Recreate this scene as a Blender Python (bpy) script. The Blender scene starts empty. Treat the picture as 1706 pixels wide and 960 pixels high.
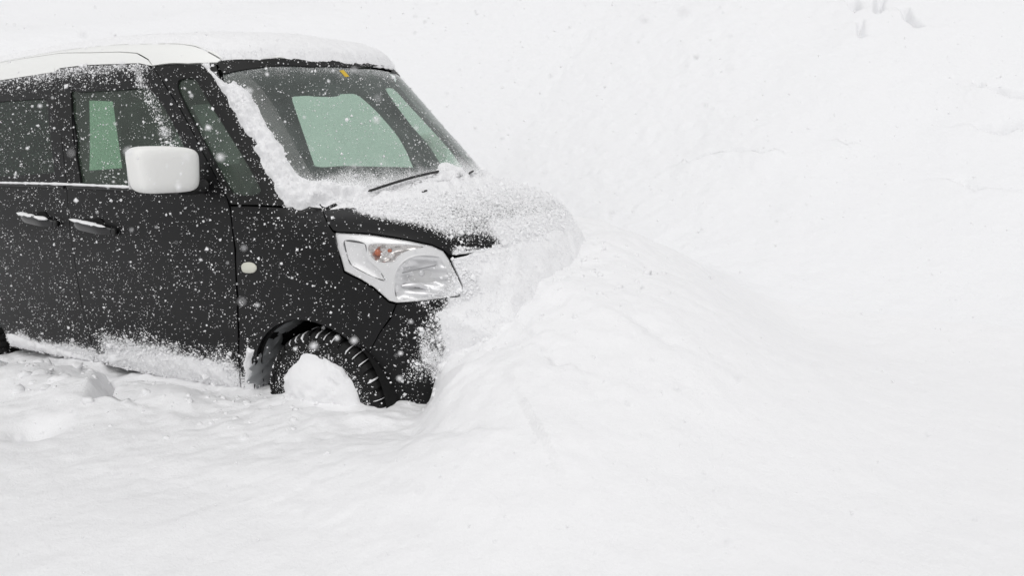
import bpy, math, json
import numpy as np
from mathutils import Vector, Matrix
from mathutils.geometry import delaunay_2d_cdt
rng = np.random.default_rng(7)
sc = bpy.context.scene
col = sc.collection
PI = math.pi
# ---------------------------------------------------------------- camera, sky, sun, exposure
cd = bpy.data.cameras.new('camera'); cam = bpy.data.objects.new('camera', cd); col.objects.link(cam)
cd.sensor_width = 36.0; cd.lens = 26.38; cd.clip_start = .05; cd.clip_end = 500
CAM = np.array([2.10, -2.88, 1.35])
ya, pi_, ro = [math.radians(a) for a in (119.3, -12.4, -1.9)]
fw = np.array([math.cos(pi_)*math.cos(ya), math.cos(pi_)*math.sin(ya), math.sin(pi_)])
rt = np.cross(fw, [0, 0, 1]); rt /= np.linalg.norm(rt); up = np.cross(rt, fw)
rt, up = math.cos(ro)*rt+math.sin(ro)*up, -math.sin(ro)*rt+math.cos(ro)*up
cam.matrix_world = Matrix([[rt[0], up[0], -fw[0], CAM[0]], [rt[1], up[1], -fw[1], CAM[1]], [rt[2], up[2], -fw[2], CAM[2]], [0, 0, 0, 1]])
cd.dof.use_dof = True; cd.dof.focus_distance = 3.35; cd.dof.aperture_fstop = 4.0
sc.camera = cam
sc.render.resolution_x, sc.render.resolution_y = 1024, 577

SUN_EL, SUN_AZ = math.radians(58), math.radians(-70)      # azimuth of the sun seen from the car, measured from +x towards +y
w = bpy.data.worlds.new('World'); sc.world = w; w.use_nodes = True
nt = w.node_tree; bg = nt.nodes['Background']
sky = nt.nodes.new('ShaderNodeTexSky'); sky.sky_type = 'NISHITA'; sky.sun_disc = False
sky.sun_elevation = SUN_EL; sky.sun_rotation = PI/2-SUN_AZ
sky.air_density = 1.0; sky.dust_density = 8.0; sky.ozone_density = 1.0
hs = nt.nodes.new('ShaderNodeHueSaturation'); hs.inputs['Saturation'].default_value = .05   # snow cloud: a grey-white sky
mx = nt.nodes.new('ShaderNodeMix'); mx.data_type = 'RGBA'; mx.inputs[0].default_value = .75
mx.inputs[7].default_value = (6.62, 6.62, 6.70, 1)
nt.links.new(sky.outputs[0], hs.inputs['Color']); nt.links.new(hs.outputs[0], mx.inputs[6]); nt.links.new(mx.outputs[2], bg.inputs['Color'])
bg.inputs['Strength'].default_value = .127
sd = bpy.data.lights.new('sun', 'SUN'); sd.energy = .5; sd.angle = math.radians(40); sd.color = (1, .985, .96)
so = bpy.data.objects.new('sun', sd); col.objects.link(so)
so.rotation_euler = Vector((math.cos(SUN_EL)*math.cos(SUN_AZ), math.cos(SUN_EL)*math.sin(SUN_AZ), math.sin(SUN_EL))).to_track_quat('Z', 'Y').to_euler()
sc.view_settings.view_transform = 'Standard'; sc.view_settings.look = 'None'
sc.view_settings.exposure = -.10; sc.view_settings.gamma = 1

# ---------------------------------------------------------------- noise
_perm = rng.permutation(4096)
def vnoise(p):
    """smooth value noise in 3D, -1..1"""
    i = np.floor(p).astype(np.int64); f = p-i; f = f*f*(3-2*f)
    out = np.zeros(p.shape[:-1])
    for a in (0, 1):
        for b in (0, 1):
            for c in (0, 1):
                h = _perm[(_perm[(_perm[(i[..., 0]+a) & 4095]+i[..., 1]+b) & 4095]+i[..., 2]+c) & 4095]/2047.5-1
                out += h*np.where(a, f[..., 0], 1-f[..., 0])*np.where(b, f[..., 1], 1-f[..., 1])*np.where(c, f[..., 2], 1-f[..., 2])
    return out
def fbm(p, octaves=4, gain=.5):
    s = 0; a = 1; t = 0
    for k in range(octaves):
        s = s+a*vnoise(p*(2.03**k)+17.3*k); t += a; a *= gain
    return s/t
def sstep(a, b, v):
    t = np.clip((v-a)/(b-a), 0, 1); return t*t*(3-2*t)

# ---------------- body shape: an implicit solid, metres, x forward from the front axle, y to the car's left, z up
def tab(z, zs, vs):
    return np.interp(z, zs, vs)
def smooth_tab(zs, vs, n=400):
    zz = np.linspace(zs[0], zs[-1], n); v = np.interp(zz, zs, vs)
    k = np.ones(41)/41
    for _ in range(2):
        vp = np.concatenate([2*v[0]-v[1:21][::-1], v, 2*v[-1]-v[-21:-1][::-1]]); v = np.convolve(vp, k, 'valid')
    return zz, v
WZ, WV = smooth_tab([0.0,.2,.3,.45,.6,.75,.9,1.0,1.06,1.2,1.35,1.5,1.6,1.68,1.8],[.70,.74,.77,.795,.806,.81,.806,.79,.775,.742,.71,.68,.66,.637,.59])
FZ, FV = smooth_tab([0.0,.2,.3,.45,.6,.75,.85,.95,1.05,1.2],[.54,.62,.67,.69,.685,.675,.655,.61,.56,.46])
GZ, GV = smooth_tab([.9,1.06,1.2,1.35,1.5,1.6,1.7,1.85],[.36,.20,.075,-.06,-.19,-.28,-.38,-.54])
HX, HV = smooth_tab([-.4,.0,.2,.35,.45,.55,.62,.7],[1.12,1.105,1.08,1.045,1.015,.97,.92,.84])
RX, RV = smooth_tab([-3.6,-3.25,-2.4,-1.6,-1.2,-.8,-.55,-.35,-.1],[1.66,1.74,1.80,1.825,1.815,1.795,1.765,1.725,1.64])
AL, N1 = .80, 2.8
AG, N2 = .55, 2.4
XB = -3.13
def smax(a, b, k):
    h = np.clip(.5+.5*(a-b)/k, 0, 1)
    return b*(1-h)+a*h+k*h*(1-h)
def plan(x, y, F, A, n, W):
    t = np.maximum((x-(F-A))/A, 0); s = np.abs(y)/W
    e = (t**n+s**n+1e-12)**(1/n)
    return (e-1)*np.minimum(A, W)
def hood_h(x, y):
    return np.interp(x, HX, HV)-.085*np.minimum(np.abs(y)/.74, 1.2)**3
def roof_h(x, y):
    return np.interp(x, RX, RV)-.055*np.abs(y/.6)**2.6
def gfun(p):
    x, y, z = p[..., 0], p[..., 1], p[..., 2]
    W = np.interp(z, WZ, WV)
    back = XB+.03*(y/.8)**2-x
    low = smax(plan(x, y, np.interp(z, FZ, FV), AL, N1, W), z-hood_h(x, y), .07)
    gr = smax(plan(x, y, np.interp(z, GZ, GV), AG, N2, W), z-roof_h(x, y), .05)
    return np.maximum(np.maximum(np.minimum(low, gr), back), .17-z)
def march(o, d, tmax=8.0, n=160):
    """first surface point along o + t d (vectorised); nan where missed"""
    o = np.atleast_2d(np.asarray(o, float)); d = np.atleast_2d(np.asarray(d, float))
    t = np.zeros(len(d)) if len(d) >= len(o) else np.zeros(len(o))
    for _ in range(n):
        g = gfun(o+d*t[:, None]); t = t+np.clip(g, -.05, .4)*.6
    p = o+d*t[:, None]
    p[(np.abs(gfun(p)) > .01) | (t > tmax)] = np.nan
    return p
def gnormal(p):
    e = 1e-4; n = np.zeros(p.shape)
    for i in range(3):
        q = p.copy(); q[..., i] += e; r = p.copy(); r[..., i] -= e
        n[..., i] = gfun(q)-gfun(r)
    return n/np.maximum(np.linalg.norm(n, axis=-1, keepdims=True), 1e-12)

# outlines of the car's panels, lamps and snow patches: metres, car axes
TRACES = {"front_door":[[-1.665,-0.638,1.665],[-1.645,-0.671,1.54],[-1.604,-0.684,1.477],[-1.505,-0.759,1.128],[-1.469,-0.794,0.956],[-1.453,-0.807,0.805],[-1.459,-0.805,0.601],[-1.472,-0.778,0.357],[-1.51,-0.751,0.235],[-0.47,-0.751,0.235],[-0.456,-0.762,0.283],[-0.386,-0.8,0.527],[-0.358,-0.808,0.694],[-0.346,-0.803,0.888],[-0.374,-0.779,1.038],[-0.399,-0.768,1.09],[-0.565,-0.726,1.277],[-0.615,-0.713,1.339],[-0.718,-0.689,1.456],[-0.838,-0.664,1.571],[-0.913,-0.646,1.639],[-0.951,-0.643,1.649],[-1.021,-0.639,1.663],[-1.428,-0.633,1.68],[-1.62,-0.634,1.678]],
"front_door_cap":[[-1.664,-0.639,1.663],[-1.62,-0.634,1.678],[-1.428,-0.633,1.68],[-1.021,-0.639,1.663],[-0.951,-0.643,1.649],[-0.922,-0.644,1.645],[-0.957,-0.635,1.675],[-1.047,-0.622,1.71],[-1.174,-0.615,1.725],[-1.406,-0.608,1.738],[-1.662,-0.593,1.755]],
"front_window":[[-1.504,-0.669,1.551],[-1.428,-0.668,1.553],[-1.15,-0.669,1.55],[-0.97,-0.669,1.548],[-0.91,-0.673,1.53],[-0.87,-0.68,1.5],[-0.8,-0.693,1.435],[-0.7,-0.718,1.315],[-0.635,-0.738,1.22],[-0.585,-0.756,1.14],[-0.58,-0.761,1.118],[-0.689,-0.761,1.119],[-1.098,-0.759,1.127],[-1.387,-0.757,1.138],[-1.445,-0.711,1.347]],
"rear_door":[[-1.665,-0.638,1.665],[-1.645,-0.671,1.54],[-1.604,-0.684,1.477],[-1.505,-0.759,1.128],[-1.469,-0.794,0.956],[-1.453,-0.807,0.805],[-1.459,-0.805,0.601],[-1.472,-0.778,0.357],[-1.51,-0.751,0.235],[-2.268,-0.751,0.235],[-2.285,-0.773,0.33],[-2.33,-0.793,0.455],[-2.395,-0.801,0.538],[-2.41,-0.805,0.62],[-2.42,-0.766,1.1],[-2.46,-0.68,1.5],[-2.48,-0.646,1.64]],
"rear_door_cap":[[-1.664,-0.639,1.663],[-1.662,-0.593,1.755],[-2.2,-0.586,1.748],[-2.49,-0.589,1.735],[-2.48,-0.646,1.64]],
"rear_window":[[-1.71,-0.672,1.535],[-1.7,-0.678,1.51],[-1.66,-0.71,1.35],[-1.61,-0.75,1.17],[-1.6,-0.755,1.145],[-1.64,-0.756,1.14],[-2.0,-0.756,1.14],[-2.28,-0.756,1.14],[-2.33,-0.75,1.17],[-2.36,-0.721,1.3],[-2.38,-0.682,1.49],[-2.36,-0.672,1.535],[-2.3,-0.671,1.54],[-1.9,-0.671,1.54]],
"rear_quarter":[[-2.48,-0.646,1.64],[-2.46,-0.68,1.5],[-2.42,-0.766,1.1],[-2.41,-0.805,0.62],[-2.395,-0.801,0.538],[-2.47,-0.804,0.588],[-2.62,-0.806,0.623],[-2.77,-0.804,0.588],[-2.87,-0.798,0.51],[-2.93,-0.788,0.42],[-2.955,-0.757,0.26],[-3.08,-0.757,0.26],[-3.09,-0.657,1.6]],
"quarter_glass":[[-2.58,-0.68,1.5],[-2.55,-0.688,1.46],[-2.52,-0.743,1.2],[-2.56,-0.752,1.16],[-2.92,-0.747,1.18],[-2.95,-0.738,1.22],[-2.96,-0.688,1.46],[-2.93,-0.68,1.5]],
"rail":[[-2.49,-0.589,1.735],[-2.2,-0.586,1.748],[-1.662,-0.593,1.755],[-1.406,-0.608,1.738],[-1.174,-0.615,1.725],[-1.047,-0.622,1.71],[-0.957,-0.635,1.675],[-0.922,-0.644,1.646],[-0.712,-0.631,1.642],[-0.634,-0.608,1.641],[-0.582,-0.584,1.641],[-0.573,-0.568,1.653],[-0.631,-0.574,1.684],[-0.718,-0.575,1.717],[-0.816,-0.581,1.734],[-0.935,-0.587,1.743],[-1.3,-0.57,1.769],[-1.8,-0.57,1.77],[-2.5,-0.57,1.744],[-3.04,-0.57,1.706],[-3.09,-0.657,1.6],[-2.48,-0.646,1.64]],
"pillar":[[-0.922,-0.645,1.643],[-0.711,-0.632,1.639],[-0.633,-0.61,1.638],[-0.584,-0.589,1.636],[-0.503,-0.627,1.523],[-0.349,-0.647,1.368],[-0.238,-0.668,1.247],[-0.128,-0.696,1.121],[-0.068,-0.698,1.07],[-0.115,-0.733,1.059],[-0.229,-0.765,1.064],[-0.376,-0.774,1.064],[-0.399,-0.768,1.09],[-0.565,-0.726,1.277],[-0.615,-0.713,1.339],[-0.718,-0.689,1.456],[-0.838,-0.664,1.571]],
"quarter_window":[[-0.741,-0.664,1.566],[-0.719,-0.659,1.577],[-0.673,-0.652,1.577],[-0.638,-0.653,1.561],[-0.573,-0.668,1.489],[-0.455,-0.69,1.364],[-0.34,-0.713,1.243],[-0.245,-0.737,1.137],[-0.236,-0.745,1.114],[-0.269,-0.757,1.103],[-0.336,-0.763,1.107],[-0.386,-0.759,1.128],[-0.493,-0.733,1.245],[-0.607,-0.705,1.376],[-0.723,-0.676,1.518]],
"header":[[-0.582,-0.584,1.641],[-0.565,-0.565,1.65],[-0.46,-0.47,1.651],[-0.359,-0.251,1.654],[-0.341,0.056,1.66],[-0.36,0.261,1.652],[-0.315,0.202,1.621],[-0.308,0.1,1.624],[-0.335,-0.281,1.622],[-0.454,-0.515,1.612],[-0.537,-0.598,1.591]],
"fender":[[-0.375,-0.775,1.059],[-0.228,-0.766,1.06],[-0.114,-0.735,1.054],[-0.064,-0.703,1.061],[0.007,-0.66,1.049],[0.138,-0.752,0.974],[0.154,-0.754,0.966],[0.187,-0.776,0.873],[0.202,-0.779,0.824],[0.267,-0.764,0.794],[0.315,-0.749,0.762],[0.365,-0.729,0.711],[0.388,-0.717,0.704]],
"headlight":[[0.152,-0.752,0.97],[0.275,-0.71,0.962],[0.412,-0.642,0.934],[0.478,-0.592,0.911],[0.511,-0.566,0.888],[0.529,-0.559,0.858],[0.569,-0.539,0.75],[0.562,-0.556,0.715],[0.389,-0.716,0.708],[0.365,-0.729,0.716],[0.315,-0.748,0.767],[0.267,-0.763,0.798],[0.202,-0.778,0.829],[0.187,-0.775,0.877],[0.154,-0.763,0.951]],
"hl_turn":[[0.284,-0.731,0.925],[0.302,-0.718,0.933],[0.337,-0.699,0.932],[0.446,-0.622,0.918],[0.456,-0.619,0.907],[0.417,-0.661,0.898],[0.39,-0.689,0.879],[0.377,-0.703,0.86],[0.332,-0.728,0.859],[0.304,-0.737,0.873],[0.287,-0.738,0.899]],
"hl_bowl":[[0.389,-0.716,0.72],[0.382,-0.714,0.788],[0.388,-0.703,0.831],[0.408,-0.681,0.863],[0.437,-0.652,0.88],[0.473,-0.618,0.881],[0.506,-0.584,0.87],[0.523,-0.576,0.84],[0.549,-0.564,0.77],[0.562,-0.554,0.727],[0.462,-0.666,0.715]],
"hl_side":[[0.192,-0.757,0.943],[0.27,-0.734,0.932],[0.285,-0.744,0.878],[0.329,-0.734,0.833],[0.35,-0.73,0.793],[0.309,-0.747,0.807],[0.228,-0.769,0.849],[0.211,-0.769,0.878]],
"ws_snow":[[-0.647,-0.616,1.636],[-0.617,-0.604,1.637],[-0.555,-0.615,1.579],[-0.504,-0.614,1.543],[-0.489,-0.586,1.569],[-0.419,-0.586,1.51],[-0.344,-0.595,1.432],[-0.287,-0.609,1.363],[-0.211,-0.622,1.28],[-0.129,-0.645,1.183],[-0.077,-0.628,1.154],[-0.035,-0.577,1.157],[0.018,-0.54,1.13],[0.055,-0.481,1.126],[0.1,-0.455,1.092],[0.143,-0.438,1.069],[0.202,-0.467,1.056],[0.157,-0.534,1.053],[0.118,-0.563,1.053],[0.034,-0.608,1.068],[-0.001,-0.657,1.058],[-0.053,-0.71,1.044],[-0.106,-0.733,1.052],[-0.147,-0.73,1.086],[-0.185,-0.715,1.136],[-0.255,-0.698,1.215],[-0.31,-0.682,1.282],[-0.3,-0.667,1.298],[-0.353,-0.67,1.335],[-0.445,-0.652,1.436],[-0.519,-0.635,1.521],[-0.589,-0.622,1.591]],
"cowl_snow":[[0.12,-0.562,1.053],[0.113,-0.457,1.078],[0.129,-0.315,1.107],[0.133,-0.166,1.129],[0.131,-0.061,1.137],[0.096,0.046,1.176],[0.09,0.115,1.18],[0.114,0.18,1.147],[0.16,0.194,1.095],[0.127,0.322,1.109],[0.056,0.503,1.114],[0.27,0.337,1.055],[0.297,0.066,1.057],[0.283,-0.113,1.06],[0.269,-0.232,1.061],[0.252,-0.382,1.056],[0.22,-0.499,1.048]],
"hood_edge":[[0.009,-0.662,1.044],[0.137,-0.751,0.976],[0.159,-0.75,0.97],[0.274,-0.708,0.964],[0.411,-0.641,0.936],[0.478,-0.591,0.913],[0.511,-0.566,0.89],[0.53,-0.552,0.868],[0.567,-0.487,0.866],[0.617,-0.338,0.863]],
"hood_snow_edge":[[0.007,-0.66,1.049],[0.086,-0.614,1.046],[0.148,-0.663,1.025],[0.259,-0.664,1.001],[0.351,-0.639,0.978],[0.433,-0.602,0.949],[0.49,-0.569,0.917],[0.525,-0.551,0.881],[0.562,-0.497,0.868],[0.61,-0.373,0.862]],
"bumper_snow_edge":[[0.563,-0.503,0.857],[0.554,-0.533,0.834],[0.572,-0.523,0.787],[0.588,-0.511,0.72],[0.545,-0.581,0.699],[0.476,-0.657,0.684],[0.488,-0.647,0.643],[0.509,-0.628,0.582],[0.515,-0.62,0.509],[0.49,-0.637,0.446]],
"marker":[[-0.311,-0.807,0.815],[-0.303,-0.807,0.83],[-0.278,-0.806,0.839],[-0.247,-0.806,0.838],[-0.228,-0.807,0.827],[-0.227,-0.807,0.813],[-0.245,-0.808,0.799],[-0.276,-0.808,0.795],[-0.303,-0.808,0.798]],
"sticker":[[-0.3,-0.141,1.613],[-0.302,-0.11,1.618],[-0.272,-0.107,1.587],[-0.271,-0.137,1.583]],
"wiper_a":[[0.094,-0.484,1.085],[0.118,-0.363,1.106],[0.132,-0.21,1.124],[0.134,-0.052,1.133]],
"wiper_b":[[0.226,-0.302,1.067],[0.186,-0.086,1.08],[0.165,0.082,1.099],[0.129,0.262,1.119]],
"wiperlow":[[0.184,-0.491,1.056],[0.226,-0.387,1.061],[0.271,-0.166,1.062]]}

# ---------------------------------------------------------------- materials
def mat(name, base, rough=.5, metal=0, spec=.5, **kw):
    m = bpy.data.materials.new(name); m.use_nodes = True
    b = m.node_tree.nodes['Principled BSDF']
    b.inputs['Base Color'].default_value = (*base, 1); b.inputs['Roughness'].default_value = rough
    b.inputs['Metallic'].default_value = metal; b.inputs['Specular IOR Level'].default_value = spec
    for k, v in kw.items(): b.inputs[k].default_value = v
    return m
def N(m, t, **kw):
    n = m.node_tree.nodes.new('ShaderNode'+t)
    for k, v in kw.items(): setattr(n, k, v)
    return n
def noise(m, scale, detail=2, rough=.5, vec=None):
    n = N(m, 'TexNoise'); n.inputs['Scale'].default_value = scale; n.inputs['Detail'].default_value = detail; n.inputs['Roughness'].default_value = rough
    tc = N(m, 'TexCoord'); m.node_tree.links.new(vec or tc.outputs['Object'], n.inputs['Vector']); return n
def bump(m, layers):
    """layers: (node output, strength, distance)"""
    L = m.node_tree.links; prev = None
    for out, st, di in layers:
        b = N(m, 'Bump'); b.inputs['Strength'].default_value = st; b.inputs['Distance'].default_value = di
        L.new(out, b.inputs['Height'])
        if prev: L.new(prev.outputs[0], b.inputs['Normal'])
        prev = b
    L.new(prev.outputs[0], m.node_tree.nodes['Principled BSDF'].inputs['Normal'])
SNOW = (.885, .885, .894)
def snow_mat(name, base=SNOW, grain=260, st=.5, lump=40, lst=.4):
    m = mat(name, base, .65, 0, .25)
    a = noise(m, grain, 3, .7); b = noise(m, lump, 4, .6)
    bump(m, [(b.outputs[0], lst, .012), (a.outputs[0], st, .003)])
    return m
M_snow = snow_mat('settled_snow', SNOW, 150, .6, 22, .45)
M_bank = snow_mat('bank_snow', (.875, .878, .89), 70, .5, 12, .9)
M_cake = snow_mat('caked_snow', SNOW, 320, .5, 60, .4)
M_mirror = mat('mirror_shell', (.84, .84, .82), .55, 0, .3)
bump(M_mirror, [(noise(M_mirror, 60, 3).outputs[0], .5, .003)])
M_crumb = mat('snow_crumbs', SNOW, .6, 0, .25)
M_flake = mat('snowflakes', (.9, .9, .91), .6, 0, .2)
def paint(name, base, rough, coat, thr=1.0):
    """car paint under powder snow; the attribute 'dust' says how much snow sticks where"""
    m = mat(name, base, rough, 0, .5 if base[0] > .1 else .25, **{'Coat Weight': coat, 'Coat Roughness': .12})
    L = m.node_tree.links; b = m.node_tree.nodes['Principled BSDF']
    at = N(m, 'Attribute', attribute_name='dust')
    n1 = noise(m, 330, 2, .8); n2 = noise(m, 90, 3, .6)
    mm = N(m, 'Math', operation='MULTIPLY_ADD'); L.new(n2.outputs[0], mm.inputs[0]); mm.inputs[1].default_value = .45
    L.new(n1.outputs[0], mm.inputs[2])                       # n1 + .45 n2, mean .725
    ad = N(m, 'Math', operation='ADD'); L.new(mm.outputs[0], ad.inputs[0]); L.new(at.outputs['Fac'], ad.inputs[1])
    r = N(m, 'MapRange'); L.new(ad.outputs[0], r.inputs[0]); r.inputs[1].default_value = 1.06; r.inputs[2].default_value = 1.16
    mix = N(m, 'Mix', data_type='RGBA'); L.new(r.outputs[0], mix.inputs[0]); mix.inputs[6].default_value = (*base, 1); mix.inputs[7].default_value = (*SNOW, 1)
    L.new(mix.outputs[2], b.inputs['Base Color'])
    rr = N(m, 'MapRange'); L.new(r.outputs[0], rr.inputs[0]); rr.inputs[3].default_value = rough; rr.inputs[4].default_value = .7
    L.new(rr.outputs[0], b.inputs['Roughness'])
    cc = N(m, 'MapRange'); L.new(r.outputs[0], cc.inputs[0]); cc.inputs[3].default_value = coat; cc.inputs[4].default_value = 0
    L.new(cc.outputs[0], b.inputs['Coat Weight'])
    bump(m, [(r.outputs[0], .5, .002)])
    return m
M_black = paint('black_paint', (.004, .004, .0044), .42, .06)
M_handle = paint('handle_paint', (.02, .02, .021), .25, .5)
M_trim = paint('black_trim', (.008, .008, .008), .5, 0)
M_white = paint('white_paint', (.86, .865, .845), .35, .3)
M_lining = mat('dark_lining', (.012, .012, .012), .85, 0, .2)
M_fabric = mat('seat_fabric', (.03, .03, .032), .9, 0, .2)
M_plastic = mat('black_plastic', (.012, .012, .012), .5)
M_rubber = mat('tyre_rubber', (.009, .009, .009), .75, 0, .3)
bump(M_rubber, [(noise(M_rubber, 150, 3).outputs[0], .3, .002)])
M_rim = mat('wheel_metal', (.45, .45, .46), .35, .9)
M_chrome = mat('lamp_chrome', (.74, .74, .75), .30, .55)
M_lampfacet = mat('faceted_lamp_chrome', (.60, .58, .57), .15, .8)
M_lamphouse = mat('lamp_housing', (.76, .76, .765), .3, .15)
M_lampdark = mat('lamp_recess', (.30, .30, .31), .3, .4)
M_lampshell = mat('lamp_shell_plastic', (.62, .62, .62), .4)
M_amber = mat('amber_bulb', (.50, .13, .05), .25)
M_marker = mat('marker_lens', (.62, .62, .54), .3)
M_sticker = mat('sticker_print', (.62, .42, .03), .6)
M_ice = mat('grey_slush', (.32, .33, .34), .5)
def glass(name, tint, gloss=.02, frost=0.0, haze=0.0, haze_col=(.62, .78, .70)):
    m = bpy.data.materials.new(name); m.use_nodes = True; nd = m.node_tree.nodes; L = m.node_tree.links
    nd.remove(nd['Principled BSDF'])
    t = nd.new('ShaderNodeBsdfTransparent'); t.inputs[0].default_value = (*tint, 1)
    g = nd.new('ShaderNodeBsdfGlossy'); g.inputs['Roughness'].default_value = gloss
    lw = nd.new('ShaderNodeLayerWeight'); lw.inputs['Blend'].default_value = .5       # Schlick's law for a thin pane, the same from both sides
    pw = N(m, 'Math', operation='POWER'); L.new(lw.outputs['Facing'], pw.inputs[0]); pw.inputs[1].default_value = 5
    fr = N(m, 'Math', operation='MULTIPLY_ADD'); L.new(pw.outputs[0], fr.inputs[0]); fr.inputs[1].default_value = .9; fr.inputs[2].default_value = .05
    mx = nd.new('ShaderNodeMixShader'); L.new(fr.outputs[0], mx.inputs[0]); L.new(t.outputs[0], mx.inputs[1]); L.new(g.outputs[0], mx.inputs[2])
    out = mx
    if haze:                                              # cabin haze put into the pane's colour, a pale green brightening veil
        df = nd.new('ShaderNodeBsdfDiffuse'); df.inputs[0].default_value = (*haze_col, 1); m3 = nd.new('ShaderNodeMixShader')
        fn_ = noise(m, 3, 3, .6); fr_ = N(m, 'MapRange'); L.new(fn_.outputs[0], fr_.inputs[0]); fr_.inputs[1].default_value = .3; fr_.inputs[2].default_value = .7
        fr_.inputs[3].default_value = haze*.6; fr_.inputs[4].default_value = haze*1.4; L.new(fr_.outputs[0], m3.inputs[0])
        L.new(mx.outputs[0], m3.inputs[1]); L.new(df.outputs[0], m3.inputs[2]); mx = out = m3
    if frost:
        d = nd.new('ShaderNodeBsdfDiffuse'); d.inputs[0].default_value = (*SNOW, 1)
        at = N(m, 'Attribute', attribute_name='dust'); n1 = noise(m, 300, 3, .8)
        ad = N(m, 'Math', operation='ADD'); L.new(n1.outputs[0], ad.inputs[0]); L.new(at.outputs['Fac'], ad.inputs[1])
        r = N(m, 'MapRange'); L.new(ad.outputs[0], r.inputs[0]); r.inputs[1].default_value = .80; r.inputs[2].default_value = .95; r.inputs[4].default_value = .95
        m2 = nd.new('ShaderNodeMixShader'); L.new(r.outputs[0], m2.inputs[0]); L.new(mx.outputs[0], m2.inputs[1]); L.new(d.outputs[0], m2.inputs[2]); out = m2
    L.new(out.outputs[0], nd['Material Output'].inputs[0])
    return m
M_windshield = glass('windshield_glass', (.65, .75, .70), .03, 1, .095, (.66, .78, .72))
M_sideglass = glass('side_glass', (.57, .70, .60), .03, 1, .07, (.50, .66, .52))
M_privacy = glass('privacy_glass', (.055, .06, .057), .06, 1)
M_clear = glass('lamp_cover', (.97, .97, .97), .05, 1)

# ---------------------------------------------------------------- mesh helpers
def link(name, me, m=None, parent=None, **props):
    o = bpy.data.objects.new(name, me); col.objects.link(o)
    if m is not None: me.materials.append(m)
    if parent is not None: o.parent = parent
    for k, v in props.items(): o[k] = v
    return o
def mesh_np(name, V, F, smooth=True, normals=None, attr=None):
    """V (n,3), F (m,k) one face size, or list of such arrays"""
    me = bpy.data.meshes.new(name)
    Fs = F if isinstance(F, list) else [F]
    V = np.ascontiguousarray(V, dtype=np.float32)
    loops = np.concatenate([f.ravel() for f in Fs]).astype(np.int32)
    tot = np.concatenate([np.full(len(f), f.shape[1]) for f in Fs]).astype(np.int32)
    me.vertices.add(len(V)); me.vertices.foreach_set('co', V.ravel())
    me.loops.add(len(loops)); me.loops.foreach_set('vertex_index', loops)
    me.polygons.add(len(tot)); me.polygons.foreach_set('loop_start', np.concatenate([[0], np.cumsum(tot)[:-1]]).astype(np.int32))
    me.polygons.foreach_set('use_smooth', np.full(len(tot), smooth))
    me.update(calc_edges=True); me.validate()
    if attr is not None:
        a = me.attributes.new('dust', 'FLOAT', 'POINT'); a.data.foreach_set('value', np.ascontiguousarray(attr, dtype=np.float32))
    if normals is not None: me.normals_split_custom_set_from_vertices([tuple(n) for n in normals])
    return me
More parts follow.
